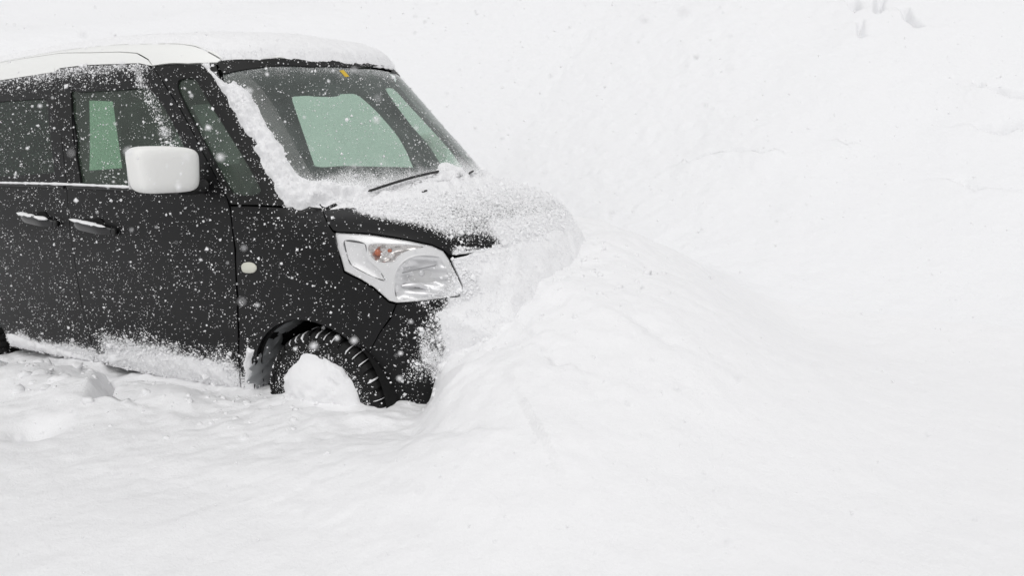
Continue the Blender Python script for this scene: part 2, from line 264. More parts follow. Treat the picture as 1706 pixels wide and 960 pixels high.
class MB:
    """collects simple solids into one mesh"""
    def __init__(s): s.v = []; s.f = []
    def add(s, V, F, M=None):
        k = len(s.v); V = [Vector(v) for v in V]
        if M is not None: V = [M @ v for v in V]
        s.v += [tuple(v) for v in V]; s.f += [tuple(i+k for i in f) for f in F]; return s
    def box(s, c, d, M=None, taper=1.0):
        x, y, z = [q/2 for q in d]; cx, cy, cz = c
        V = [(cx+a*x*(taper if e > 0 else 1), cy+b*y*(taper if e > 0 else 1), cz+e*z) for e in (-1, 1) for a, b in ((-1, -1), (1, -1), (1, 1), (-1, 1))]
        return s.add(V, [(0, 3, 2, 1), (4, 5, 6, 7), (0, 1, 5, 4), (1, 2, 6, 5), (2, 3, 7, 6), (3, 0, 4, 7)], M)
    def super(s, c, d, n=3.0, nu=28, nv=16, M=None, fn=None):
        """superellipsoid with half sizes d"""
        V = []; F = []
        def sp(v, e): return math.copysign(abs(v)**e, v)
        e = 2/n
        for j in range(nv+1):
            ph = -PI/2+PI*j/nv
            for i in range(nu):
                th = 2*PI*i/nu
                q = [sp(math.cos(ph), e)*sp(math.cos(th), e), sp(math.cos(ph), e)*sp(math.sin(th), e), sp(math.sin(ph), e)]
                if fn: q = fn(*q)
                V.append((c[0]+d[0]*q[0], c[1]+d[1]*q[1], c[2]+d[2]*q[2]))
        for j in range(nv):
            for i in range(nu):
                a = j*nu+i; b = j*nu+(i+1) % nu; F.append((a, b, b+nu, a+nu))
        return s.add(V, F, M)
    def tube(s, pts, r, n=8, caps=True):
        pts = [Vector(p) for p in pts]; rs = r if isinstance(r, (list, tuple)) else [r]*len(pts)
        V = []; F = []
        for i, p in enumerate(pts):
            t = (pts[min(i+1, len(pts)-1)]-pts[max(i-1, 0)]).normalized()
            a = t.orthogonal().normalized() if i == 0 else (a0-t*a0.dot(t)).normalized()
            a0 = a; b = t.cross(a)
            V += [tuple(p+(a*math.cos(2*PI*k/n)+b*math.sin(2*PI*k/n))*rs[i]) for k in range(n)]
        for i in range(len(pts)-1):
            for k in range(n): F.append((i*n+k, i*n+(k+1) % n, (i+1)*n+(k+1) % n, (i+1)*n+k))
        if caps: F += [tuple(range(n))[::-1], tuple(range((len(pts)-1)*n, len(pts)*n))]
        return s.add(V, F)
    def lathe(s, prof, n=64, M=None, a0=0, a1=2*PI):
        """profile of (radius, y) turned round the y axis"""
        full = abs(a1-a0-2*PI) < 1e-6; k = n if full else n+1; V = []; F = []; m = len(prof)
        for i in range(k):
            a = a0+(a1-a0)*i/n
            V += [(r*math.cos(a), y, r*math.sin(a)) for r, y in prof]
        for i in range(n):
            for j in range(m-1):
                p = i*m+j; q = ((i+1) % k)*m+j; F.append((p, p+1, q+1, q))
        return s.add(V, F, M)
    def build(s, name, m, parent=None, smooth=True, **props):
        me = bpy.data.meshes.new(name); me.from_pydata(s.v, [], s.f); me.update()
        if smooth:
            me.polygons.foreach_set('use_smooth', [True]*len(me.polygons)); me.set_sharp_from_angle(angle=math.radians(38))
        return link(name, me, m, parent, **props)

def catmull(P, closed=True, k=6):
    P = np.asarray(P, float); n = len(P); out = []
    for i in range(n if closed else n-1):
        g = lambda j: P[j % n] if closed else P[min(max(j, 0), n-1)]
        a, b, c, d = g(i-1), g(i), g(i+1), g(i+2)
        for t in np.linspace(0, 1, k, endpoint=False):
            out.append(.5*(2*b+(c-a)*t+(2*a-5*b+4*c-d)*t*t+(3*b-3*c+d-a)*t**3))
    if not closed: out.append(P[-1])
    return np.array(out)
def resample(P, step):
    out = []
    for i in range(len(P)):
        a = P[i]; b = P[(i+1) % len(P)]; k = max(1, int(np.ceil(np.linalg.norm(b-a)/step)))
        for j in range(k): out.append(a+(b-a)*j/k)
    return np.array(out)
def inside(pt, poly):
    x, y = pt[:, 0], pt[:, 1]; r = np.zeros(len(pt), bool)
    for i in range(len(poly)):
        x0, y0 = poly[i-1]; x1, y1 = poly[i]
        c = ((y0 > y) != (y1 > y)); r ^= c & (x < (x1-x0)*(y-y0)/((y1-y0) if y1 != y0 else 1e-12)+x0)
    return r
def pdist(pt, poly):
    d = np.full(len(pt), 1e9)
    for i in range(len(poly)):
        a = poly[i-1]; b = poly[i]; ab = b-a; L = max(ab @ ab, 1e-14)
        t = np.clip(((pt-a) @ ab)/L, 0, 1); d = np.minimum(d, np.linalg.norm(pt-(a+t[:, None]*ab), axis=1))
    return d
def offset_poly(P, d):
    """moves a 2D polygon inwards by d"""
    area = .5*np.sum(P[:, 0]*np.roll(P[:, 1], -1)-np.roll(P[:, 0], -1)*P[:, 1]); sg = 1 if area > 0 else -1
    e0 = P-np.roll(P, 1, 0); e1 = np.roll(P, -1, 0)-P
    def nrm(e): n = np.stack([-e[:, 1], e[:, 0]], 1)*sg; return n/np.maximum(np.linalg.norm(n, axis=1, keepdims=True), 1e-9)
    n = nrm(e0)+nrm(e1); n /= np.maximum(np.linalg.norm(n, axis=1, keepdims=True), .35)
    return P+n*d
FAR = 3.0
def surf(dirs, F):
    o = F+dirs*FAR; t = np.zeros(len(dirs))
    for _ in range(120):
        g = gfun(o-dirs*t[:, None]); t = t+np.clip(g, -.05, .5)*.7
    lo = t-.03; hi = t+.03
    for _ in range(18):
        m = (lo+hi)/2; g = gfun(o-dirs*m[:, None]); lo = np.where(g > 0, m, lo); hi = np.where(g > 0, hi, m)
    return o-dirs*((lo+hi)/2)[:, None]
SCATTER = []          # triangles that crumbs of snow may settle on
def chart(F, A):
    F = np.array(F, float); A = np.array(A, float); A /= np.linalg.norm(A)
    U = np.cross(A, [0, 0, 1] if abs(A[2]) < .9 else [0, 1, 0]); U /= np.linalg.norm(U); Vv = np.cross(A, U)
    def to2(P):
        d = P-F; d = d/np.linalg.norm(d, axis=-1, keepdims=True); c = np.clip(d @ A, -1, 1); th = np.arccos(c); s = np.maximum(np.sin(th), 1e-9)
        return np.stack([d @ U/s*th, d @ Vv/s*th], -1)
    def to3(q):
        th = np.linalg.norm(q, axis=1); k = np.where(th > 1e-9, np.sin(th)/np.maximum(th, 1e-9), 1)
        return np.cos(th)[:, None]*A+(q[:, :1]*U+q[:, 1:]*Vv)*k[:, None]
    return F, to2, to3
def triangulate(rings, step, seed=3):
    """CDT of rings (first outer, rest holes) with inner points about step apart"""
    r = np.random.default_rng(seed); o = rings[0]; lo, hi = o.min(0), o.max(0)
    gx, gy = np.meshgrid(np.arange(lo[0], hi[0], step), np.arange(lo[1], hi[1], step*.87)); gx[1::2] += step/2
    g = np.stack([gx.ravel(), gy.ravel()], 1); g += r.uniform(-.12, .12, g.shape)*step
    ok = inside(g, o)
    for h in rings[1:]: ok &= ~inside(g, h)
    g = g[ok]
    for h in rings: g = g[pdist(g, h) > step*.45]
    V = [tuple(p) for p in np.concatenate(list(rings)+[g])]; E = []; k = 0
    for h in rings:
        n = len(h); E += [(k+i, k+(i+1) % n) for i in range(n)]; k += n
    res = delaunay_2d_cdt([Vector(v) for v in V], E, [], 0, 1e-7)
    V2 = np.array([tuple(v) for v in res[0]]); T = np.array([f for f in res[2] if len(f) == 3]); c = V2[T].mean(1)
    ok = inside(c, o)
    for h in rings[1:]: ok &= ~inside(c, h)
    T = T[ok]
    a = V2[T[:, 1]]-V2[T[:, 0]]; b = V2[T[:, 2]]-V2[T[:, 0]]; fl = (a[:, 0]*b[:, 1]-a[:, 1]*b[:, 0]) < 0
    T[fl] = T[fl][:, ::-1]
    return V2, T
def boundary(T):
    e = np.concatenate([T[:, [0, 1]], T[:, [1, 2]], T[:, [2, 0]]]); key = np.sort(e, 1); _, inv, cnt = np.unique(key, axis=0, return_inverse=True, return_counts=True)
    return e[cnt[inv.ravel()] == 1]
def panel(name, m, parent, outline, F, A, res=.03, holes=(), off=0.0, gap=.0025, skirt=.014, dust=None, disp=None, mirror=False, scatter=True, curve=False, holegap=None, **props):
    """a sheet of the car's skin inside an outline, with returned edges; also used for snow layers (disp = thickness function)"""
    F, to2, to3 = chart(F, A)
    rings = []
    for i, h in enumerate([outline]+list(holes)):
        h = np.array(h, float)
        if curve or i > 0: h = catmull(h)
        h = resample(h, res*.8); q = to2(h); R = np.mean(np.linalg.norm(h-F, axis=1))
        gg = gap if i == 0 else (holegap if holegap is not None else gap)
        if gg: q = offset_poly(q, (gg if i == 0 else -gg)/R)
        rings.append(q)
    R = np.mean(np.linalg.norm(np.array(outline)-F, axis=1))
    V2, T = triangulate(rings, res/R)
    P = surf(to3(V2), F); nr = gnormal(P)
    if disp is not None:
        d = np.min([pdist(V2, r) for r in rings], axis=0)*R
        P = P+nr*disp(P, d)[:, None]
    else: P = P+nr*off
    # faces must look outwards
    fn = np.cross(P[T[:, 1]]-P[T[:, 0]], P[T[:, 2]]-P[T[:, 0]])
    if np.sum(fn*nr[T[:, 0]]) < 0: T = T[:, ::-1]
    du = dust(P) if dust is not None else np.zeros(len(P))
    V = P; NN = nr; FF = [T]
    if skirt:
        be = boundary(T); ids = np.unique(be); mp = {int(v): k for k, v in enumerate(ids)}; n0 = len(P)
        top = P[ids]; bot = top-nr[ids]*skirt
        b2 = np.array([[mp[int(a)], mp[int(b)]] for a, b in be])
        sn = np.zeros((len(ids), 3)); ev = top[b2[:, 1]]-top[b2[:, 0]]; en = np.cross(ev, nr[ids][b2[:, 0]])
        for k in (0, 1): np.add.at(sn, b2[:, k], en)
        sn /= np.maximum(np.linalg.norm(sn, axis=1, keepdims=True), 1e-9)
        V = np.concatenate([P, top, bot]); NN = np.concatenate([nr, sn, sn]); K = len(ids)
        FF.append(np.stack([b2[:, 1]+n0, b2[:, 0]+n0, b2[:, 0]+n0+K, b2[:, 1]+n0+K], 1)); du = np.concatenate([du, du[ids], du[ids]])
    if disp is not None: NN = None
    outs = []
    for sgn in ((-1,) if mirror == 'far' else (1, -1) if mirror else (1,)):
        V_ = V*np.array([1, sgn, 1]); N_ = None if NN is None else NN*np.array([1, sgn, 1])
        F_ = FF if sgn == 1 else [f[:, ::-1] for f in FF]
        if skirt and disp is not None: F_ = F_
        o = link(name, mesh_np(name, V_, F_, True, N_, du), m, parent, **props); outs.append(o)
        if scatter: SCATTER.append((V_[:len(P)], F_[0]))
    return outs[0] if len(outs) == 1 else outs

T = {k: np.array(v, float) for k, v in TRACES.items()}
def S_(*pts):
    """points of the right flank given by (x, z)"""
    a = np.array(pts, float); d = np.tile([0, -1.0, 0], (len(a), 1)); o = np.stack([a[:, 0], np.zeros(len(a)), a[:, 1]], 1)
    P = []
    for q, k in zip(o, d): P.append(surf(k[None], q)[0])
    return np.array(P)
def mir(P): return (P*np.array([1, -1, 1]))[::-1]
# ---------------------------------------------------------------- where powder snow sticks to the car
def hood_line(x, y):
    """signed distance (x, y) of the bare strip along the near edge of the bonnet: negative outside the snow"""
    q = HSE; pt = np.stack([x, y], 1); s = np.where(inside(pt, q), 1, -1); return s*pdist(pt, q)+.0
HSE = np.concatenate([T['hood_snow_edge'][:, :2], [[.72, -.30], [.8, .9], [-.3, .9], [-.3, -.6]]])
def dust_fn(p):
    x, y, z = p[:, 0], p[:, 1], p[:, 2]; n = fbm(p*9, 3)*.5+fbm(p*30+5, 2)*.35
    d = np.full(len(p), .035)
    side = y < -.5
    fd = sstep(.50+.12*n, .30, z)*sstep(-1.50, -1.30, x)*sstep(-.36, -.50, x)*.64
    rd = sstep(.36+.10*n, .27, z)*sstep(-1.40, -1.50, x)*.75
    rk = sstep(.42, .26, z)*sstep(-.36, -.42, x+.1*n)*(x > -.5)*.5
    d = np.maximum(d, np.where(side, np.maximum(np.maximum(fd, rd), rk), 0))
    fr = sstep(.36, .60, x+.18*n-.05*(z-.5))*sstep(.80, .70, z+.04*n)*.55
    d = np.maximum(d, fr*sstep(.36, .42, z+.05*n))
    up = sstep(.86, .90, z)*(x > .52)*.6*sstep(.52, .57, x+.05*n)
    d = np.maximum(d, up)
    # bonnet: thin powder, thinning at the near front corner, the near edge bare
    edge = sstep(.06, -.0, (hood_line(x, y)))
    hood = (.49-.03*sstep(.15, .35, x)-.06*sstep(.40, .54, x+.25*n)*sstep(.30, -.1, y)+.08*sstep(.40, .30, x))*(1-edge)
    d = np.where((z > .86) & (z < 1.12) & (x > -.1) & (y > -.70) & (hood_h(x, y)-z < .045), hood, d)
    d = np.where((z > .86) & (x > .50) & (y > -.30), np.maximum(d, .40+.28*sstep(.53, .61, x+.05*n)), d)
    d = np.where((z > .69) & (z < .875) & (x > .535), np.maximum(d, .60*sstep(.51, .55, x+.05*n)), d)
    # upper door frames and the leading edge of the front door frame
    fr2 = sstep(1.545, 1.60, z)*(z < 1.68)*(x < -.9)*(.10+.22*sstep(1.61, 1.655, z+.02*n))
    t = (1.66-z)/(1.66-1.20); xe = -1.00+.36*t
    ed = np.exp(-((x-xe+.05)/.045)**2)*sstep(1.12, 1.3, z)*(z < 1.67)*(x > -1.1)*.36
    d = np.maximum(d, np.where(y < -.5, np.maximum(fr2, ed), 0))
    return d
# ================================================================ the car
def empty(name, loc, **p):
    o = bpy.data.objects.new(name, None); col.objects.link(o); o.location = loc
    for k, v in p.items(): o[k] = v
    return o
car = empty('parked_car', (0, 0, 0), label='black compact minivan with a white roof, stuck to its hub in deep snow', category='car')
FC, AC = (-.9, 0, 1.0), (0, -1, 0)              # focus and axis for charts of the right flank
FR, AR = (-1.9, 0, 1.0), (0, -1, 0)
arch = [(.0+.338*math.cos(a), .285+.338*math.sin(a)) for a in np.linspace(math.radians(165), math.radians(14), 26)]
arch_side = [(x, z) for x, z in arch]
ARCHL = S_(*[(x, z) for x, z in arch if x < .26])
# lower flank
fend = np.concatenate([T['fender'], S_((.372, .66), (.33, .60), (.275, .51)), ARCHL[::-1][1:], S_((-.345, .285), (-.40, .235), (-.464, .235))])
tail = S_((-.450, .283), (-.38, .527), (-.352, .694), (-.34, .888))
fend = np.concatenate([fend, tail])
panel('fender', M_black, car, fend, (-.1, 0, .65), AC, .022, dust=dust_fn, mirror=True)
def far_shift(P, idx=None):
    """the far door's front edge and glass stand a little further forward than the near side shows"""
    P = np.array(P, float); s = .055*sstep(1.08, 1.30, P[:, 2])*sstep(1.67, 1.58, P[:, 2])*(P[:, 0] > -1.2)
    if idx is not None: m_ = np.zeros(len(P)); m_[idx] = 1; s = s*m_
    P[:, 0] += s; return P
FAR_DOOR, FAR_WIN, FAR_PILLAR = far_shift(T['front_door']), far_shift(T['front_window']), far_shift(T['pillar'], [0, 12, 13, 14, 15, 16])
FAR_QUARTER = far_shift(T['quarter_window']); FAR_QUARTER[:, 0] = np.where(FAR_QUARTER[:, 0] > np.interp(FAR_QUARTER[:, 2], [1.1, 1.58], [-.30, -.73]), FAR_QUARTER[:, 0]+.022, FAR_QUARTER[:, 0])
panel('front_door', M_black, car, T['front_door'], FC, AC, .03, holes=[T['front_window']], dust=dust_fn, holegap=.004)
panel('front_door', M_black, car, FAR_DOOR, FC, AC, .03, holes=[FAR_WIN], mirror='far', holegap=.004, scatter=False)
panel('rear_door', M_black, car, T['rear_door'], FR, AC, .04, holes=[T['rear_window']], dust=dust_fn, mirror=True)
panel('rear_quarter_panel', M_black, car, T['rear_quarter'], (-2.2, 0, 1.0), AC, .05, holes=[T['quarter_glass']], mirror=True, scatter=False)
panel('door_frame_cap', M_white, car, T['front_door_cap'], FC, AC, .03, mirror=True, scatter=False, label='white cap over the front door frame')
panel('door_frame_cap', M_white, car, T['rear_door_cap'], FR, AC, .04, mirror=True, scatter=False, label='white cap over the rear door frame')
panel('roof_side_rail', M_white, car, T['rail'], (-1.4, 0, .9), AC, .03, mirror=True, scatter=False, label='white side rail of the roof')
panel('windscreen_pillar', M_trim, car, T['pillar'], (-.6, 0, 1.1), AC, .025, holes=[T['quarter_window']], dust=lambda p: np.full(len(p), .03), label='glossy black pillar around the quarter window')
panel('windscreen_pillar', M_trim, car, FAR_PILLAR, (-.6, 0, 1.1), AC, .025, holes=[FAR_QUARTER], mirror='far', scatter=False)
# glass
for nm, key, F0, mm in (('door_window', 'front_window', FC, M_sideglass), ('rear_door_window', 'rear_window', FR, M_privacy), ('rear_quarter_window', 'quarter_glass', (-2.2, 0, 1.0), M_privacy), ('quarter_window', 'quarter_window', (-.6, 0, 1.1), M_sideglass)):
    for fl in (False, 'far'):
        o_ = {'front_window': FAR_WIN, 'quarter_window': FAR_QUARTER}.get(key, T[key]) if fl else T[key]
        panel(nm, mm, car, o_, F0, AC, .04, off=-.008, gap=-.006, skirt=0, curve=True, dust=lambda p: np.full(len(p), .10), mirror=fl, scatter=not fl)
hd = T['header']; top_h = [p for p in hd[:6]]
ws_top = np.array([[-.537, -.598, 1.591], [-.454, -.515, 1.612], [-.335, -.281, 1.622]]); 
ws_r = np.array([[-.128, -.690, 1.121], [-.238, -.662, 1.247], [-.349, -.642, 1.368], [-.50, -.625, 1.52]])
base_r = np.array([[.17, -.25, 1.085], [.10, -.48, 1.078], [-.02, -.64, 1.075]])
wso = np.concatenate([base_r, ws_r, ws_top, [[-.310, 0, 1.624]], mir(ws_top), mir(ws_r), mir(base_r), [[.19, 0, 1.088]]])
def ws_dust(p):
    n = fbm(p*14, 3)*.12
    return .17+.05*n+.30*sstep(1.24+n, 1.10, p[:, 2])+.15*sstep(1.56, 1.62, p[:, 2]+n*.3)+.42*sstep(.46, .62, p[:, 1]+n*.5)*sstep(1.15, 1.4, p[:, 2])+.2*sstep(.40, .6, p[:, 1]+n*.5)
panel('windscreen', M_windshield, car, wso, (-.9, 0, 1.1), (.8, 0, .45), .035, off=-.006, gap=-.004, skirt=0, dust=ws_dust)
hd_r = np.array([[-.584, -.586, 1.639], [-.565, -.565, 1.650], [-.46, -.47, 1.652], [-.359, -.251, 1.656]])
hdo = np.concatenate([hd_r, [[-.335, 0, 1.660]], mir(hd_r), mir(ws_top), [[-.310, 0, 1.625]], ws_top[::-1]])
panel('windscreen_header', M_trim, car, hdo, (-.9, 0, 1.1), (.8, 0, .45), .03, gap=.001)
ditch = np.array([[-.573, -.566, 1.655], [-.631, -.572, 1.684], [-.717, -.574, 1.717], [-.816, -.579, 1.734], [-.935, -.585, 1.743], [-1.3, -.568, 1.769], [-1.8, -.568, 1.77], [-2.5, -.568, 1.741], [-3.05, -.568, 1.705]])
roofo = np.concatenate([ditch[::-1], [[-.46, -.47, 1.655], [-.359, -.251, 1.660], [-.333, 0, 1.664], [-.359, .251, 1.660], [-.46, .47, 1.655]], mir(ditch[::-1]), [[-3.085, .4, 1.74], [-3.085, -.4, 1.74]]])
panel('roof', M_white, car, roofo, (-1.6, 0, .6), (0, 0, 1), .05, scatter=False)
# bonnet, cowl, nose
he = T['hood_edge'][:3]
he2 = T['hood_edge'][2:10]
hood_r = np.concatenate([T['hood_edge'], [[.655, -.18, .872]]])
rear = np.array([[-.01, -.64, 1.05], [.10, -.52, 1.066], [.19, -.36, 1.075], [.245, -.18, 1.085]])
hoodo = np.concatenate([[[.26, 0, 1.09]], rear[::-1], hood_r, [[.662, 0, .874]], mir(hood_r), mir(rear[::-1])])
panel('bonnet', M_black, car, hoodo, (.25, 0, .45), (.15, 0, 1), .022, dust=dust_fn)
cow = np.array([[-.068, -.698, 1.07], [-.02, -.64, 1.075]])
cowl_o = np.concatenate([[[-.115, -.733, 1.059], [-.128, -.69, 1.10]], base_r[::-1], [[.19, 0, 1.088]], mir(base_r[::-1]), [[-.128, .69, 1.10], [-.115, .733, 1.059]], mir(rear[::-1])[::1], [[.26, 0, 1.09]], rear[::-1][::1]])
panel('cowl', M_trim, car, cowl_o, (-.15, 0, .6), (.25, 0, 1), .03, dust=lambda p: np.full(len(p), .3), gap=.001)
bside = S_((.385, .700), (.372, .65), (.33, .595), (.275, .505))
archb = S_(*[(x, z) for x, z in arch if x > .262])
bot = np.array([[.36, -.70, .20], [.50, -.60, .19], [.60, -.40, .19], [.63, -.15, .19]])
btop = np.array([[.617, -.338, .858], [.567, -.487, .861], [.532, -.552, .856], [.571, -.537, .75], [.564, -.554, .712], [.389, -.716, .704]])
bside[1:] += np.array([-.0046, -.001, 0])
bo = np.concatenate([[[.66, 0, .868], [.65, -.18, .866]], btop, bside[1:], archb, bot, mir(bot), mir(archb), mir(bside[1:]), mir(btop), [[.65, .18, .866]]])
panel('front_bumper', M_black, car, bo, (.05, 0, .52), (1, 0, 0), .022, dust=dust_fn)
for k, zz in enumerate((.80, .77, .74)):
    MB().tube([(.672+.004*k-abs(y)*abs(y)*.28, y, zz) for y in np.linspace(-.40, .40, 17)], .009, 8).build('grille_bar', M_chrome, car)
# rear end, floor, bulkhead: out of frame but there
b = MB()
b.box((-3.10, 0, .70), (.04, 1.46, .84)).box((-3.10, 0, 1.68), (.04, 1.16, .08)).box((-3.10, -.655, 1.38), (.04, .07, .52)).box((-3.10, .655, 1.38), (.04, .07, .52)); b.build('tailgate', M_black, car, smooth=False)
MB().box((-3.105, 0, 1.38), (.004, 1.24, .52)).build('tailgate_window', M_sideglass, car, smooth=False)
MB().super((-3.12, 0, .42), (.06, .76, .16), 4, 40, 12).build('rear_bumper', M_black, car)
MB().box((-1.74, 0, .30), (2.70, 1.30, .10)).box((-1.36, 0, .245), (1.70, 1.44, .05)).build('floor_pan', M_lining, car, smooth=False)
MB().box((-1.66, .0, .37), (2.84, 1.30, .03)).build('carpet', M_lining, car, smooth=False)
MB().box((-.02, 0, .72), (.03, 1.12, .62)).build('bulkhead', M_lining, car, smooth=False)
# inner linings close the cabin and keep it dark
FWL = np.concatenate([S_((-1.28, 1.128), (-1.30, 1.135), (-1.305, 1.16), (-1.32, 1.27), (-1.335, 1.38), (-1.35, 1.49), (-1.355, 1.535), (-1.345, 1.548), (-1.30, 1.551)), FAR_WIN[2:12]+np.array([.004, 0, 0])])       # far door, its belt pillar showing
FWN = np.concatenate([S_((-1.36, 1.132), (-1.385, 1.138), (-1.39, 1.17), (-1.40, 1.35), (-1.415, 1.51), (-1.415, 1.545), (-1.38, 1.552)), T['front_window'][2:12]+np.array([-.004, 0, 0])])
RWL = S_((-1.66, 1.15), (-1.73, 1.51), (-2.34, 1.51), (-2.30, 1.15))
for key, F0 in (('front_door', FC), ('rear_door', FR)):
    for flip in (False, 'far'):
        r_ = panel('door_lining', M_lining, car, FAR_DOOR if flip and key == 'front_door' else T[key], F0, AC, .07, holes=[(FWL if flip else FWN) if key == 'front_door' else RWL], off=-.045, gap=-.004, skirt=0, mirror=flip, scatter=False, holegap=.012)
panel('pillar_lining', M_lining, car, T['pillar'], (-.6, 0, 1.1), AC, .05, holes=[T['quarter_window']], off=-.04, gap=-.004, skirt=0, scatter=False, holegap=.006)
panel('pillar_lining', M_lining, car, FAR_PILLAR, (-.6, 0, 1.1), AC, .05, holes=[FAR_QUARTER], off=-.02, gap=.004, skirt=0, mirror='far', scatter=False, holegap=.008)
panel('fender_lining', M_lining, car, fend, (-.1, 0, .65), AC, .06, off=-.03, gap=-.006, skirt=0, mirror=True, scatter=False)
hl_ = np.concatenate([ditch[::-1][:, :]*np.array([1, 1.02, .985]), [[-.60, -.60, 1.60], [-.45, -.52, 1.62], [-.345, -.28, 1.635], [-.325, 0, 1.64]]])
rl = np.concatenate([S_((-3.09, 1.58), (-2.48, 1.60), (-1.66, 1.62), (-.96, 1.60), (-.72, 1.60)), [[-.60, -.60, 1.60], [-.47, -.51, 1.61], [-.35, -.28, 1.628], [-.325, 0, 1.63]]])
panel('headliner', M_lining, car, np.concatenate([rl, mir(rl[:-1])]), (-1.6, 0, .6), (0, 0, 1), .08, off=-.035, gap=0, skirt=0, scatter=False)
panel('bonnet_lining', M_lining, car, hoodo, (.25, 0, .45), (.15, 0, 1), .06, off=-.03, gap=-.008, skirt=0, scatter=False)
panel('bumper_lining', M_lining, car, bo, (.05, 0, .52), (1, 0, 0), .06, off=-.03, gap=-.006, skirt=0, scatter=False)
# rubber seals round the glass and along the belt
def along(pts, k=5, closed=False, off=0.0):
    P = catmull(pts, closed, k); P = P.copy()
    return P+gnormal(P)*off if off else P
MB().tube(along(S_((-2.36, 1.125), (-1.9, 1.125), (-1.52, 1.122)), off=.003), .008, 6).build('belt_moulding', M_plastic, car)
MB().tube(along(S_((-1.49, 1.122), (-1.0, 1.115), (-.62, 1.105)), off=.003), .008, 6).build('belt_moulding', M_plastic, car)
bp = S_((-1.645, 1.54), (-1.50, 1.54), (-1.47, 1.35), (-1.385, 1.13), (-1.50, 1.13), (-1.56, 1.34))
panel('door_pillar_cover', M_trim, car, bp, FC, AC, .03, off=.0035, skirt=.010, gap=.001, dust=lambda p: np.full(len(p), .02), mirror=True)

# headlights
def hl_disp(d0):
    return lambda P, d: -d0*sstep(0, .03, d)-.004
panel('lamp_shell', M_lampshell, car, T['headlight'], (.1, -.1, .78), (.6, -.8, 0), .012, gap=.001, skirt=.02, disp=lambda P, d: -.050*sstep(.0, .02, d)-.006, mirror=True, scatter=False)
def ring(name, key, F0, A0, m, wdt, off, parent=car, mirror=True):
    """a raised moulding that follows an outline on the lamp"""
    P = catmull(T[key], True, 5); P = P+gnormal(P)*off
    for sg in ((1, -1) if mirror else (1,)):
        Q = P*np.array([1, sg, 1]); q = [tuple(v) for v in Q]+[tuple(Q[0])]
        MB().tube(q, wdt, 8, caps=False).build(name, m, parent)
FH, AH = (.1, -.1, .78), (.6, -.8, 0)
panel('lamp_bezel', M_lamphouse, car, T['headlight'], FH, AH, .010, holes=[T['hl_turn'], T['hl_bowl'], T['hl_side']], gap=.003, holegap=.001, skirt=.022, off=-.010, mirror=True, scatter=False)
panel('side_reflector', M_lamphouse, car, T['hl_side'], FH, AH, .012, gap=.0, skirt=0, disp=lambda P, d: -.014-.010*sstep(0, .02, d), mirror=True, scatter=False)
panel('lamp_reflector', M_chrome, car, T['hl_bowl'], FH, AH, .010, gap=0, skirt=0, disp=lambda P, d: -.016-.045*sstep(0, .07, d)+.005*np.sin(P[:, 2]*190+P[:, 0]*40), mirror=True, scatter=False)
panel('indicator_reflector', M_lampfacet, car, T['hl_turn'], FH, AH, .007, gap=0, skirt=0, disp=lambda P, d: -.016-.02*sstep(0, .02, d)+.003*np.sin((P[:, 0]-P[:, 1])*330)+.002*np.sin(P[:, 2]*500), mirror=True, scatter=False)
ring('reflector_rim', 'hl_bowl', 0, 0, M_lamphouse, .0045, -.013)
ring('indicator_rim', 'hl_turn', 0, 0, M_lamphouse, .003, -.012)
for sg in (1, -1):
    tc = T['hl_turn'].mean(0); nn = gnormal(tc[None])[0]
    c = T['hl_turn'][[0, 1, 8, 9, 10]].mean(0); tang = T['hl_turn'][3]-c; tang /= np.linalg.norm(tang)
    q = c+tang*.018-nn*.028
    MB().super((q[0], sg*q[1], q[2]), (.012, .012, .014), 2, 16, 10).build('indicator_bulb', M_amber, car)
    q2 = q+tang*.045
    MB().super((q2[0], sg*q2[1], q2[2]), (.009, .009, .007), 2, 12, 8).build('indicator_bulb', M_amber, car)
    # parting line and bulb shield inside the main reflector
    a0 = T['hl_bowl']; P1 = a0[[2]].mean(0)-nn*.03; 
    c0 = a0.mean(0); n0 = gnormal(c0[None])[0]; t0 = np.cross([0, 0, 1], n0); t0 /= np.linalg.norm(t0)
    l1 = [c0+t0*s+np.array([0, 0, 1])*(.012+.018*(s+.07)/.12)-n0*.022 for s in np.linspace(-.085, .055, 8)]
    MB().tube([(p[0], sg*p[1], p[2]) for p in l1], .0022, 6).build('reflector_seam', M_lampdark, car)
    l2 = [c0+t0*s+np.array([0, 0, 1])*(-.038-.9*max(0, s+.02)**1.0*.55)-n0*.02 for s in np.linspace(-.08, .06, 9)]
    MB().tube([(p[0], sg*p[1], p[2]) for p in l2], [.003, .007, .009, .009, .008, .007, .006, .005, .003], 8).build('reflector_shelf', M_chrome, car)
    q3 = c0-n0*.055+np.array([0, 0, .004])
    MB().super((q3[0], sg*q3[1], q3[2]), (.016, .016, .016), 2, 16, 10).build('headlamp_bulb', M_chrome, car)
    l3 = [c0+t0*s+np.array([0, 0, 1])*(-.058-.1*abs(s))-n0*.04 for s in np.linspace(-.07, .03, 7)]
    MB().tube([(p[0], sg*p[1], p[2]) for p in l3], [.004, .012, .016, .017, .014, .010, .004], 8).build('lower_reflector', M_lampdark, car)
hcov = panel('lamp_cover', M_clear, car, T['headlight'], FH, AH, .02, gap=.003, skirt=.006, off=.002, dust=lambda p: .10+.5*sstep(.50, .60, p[:, 0]+.3*(.80-p[:, 2])), mirror=True)
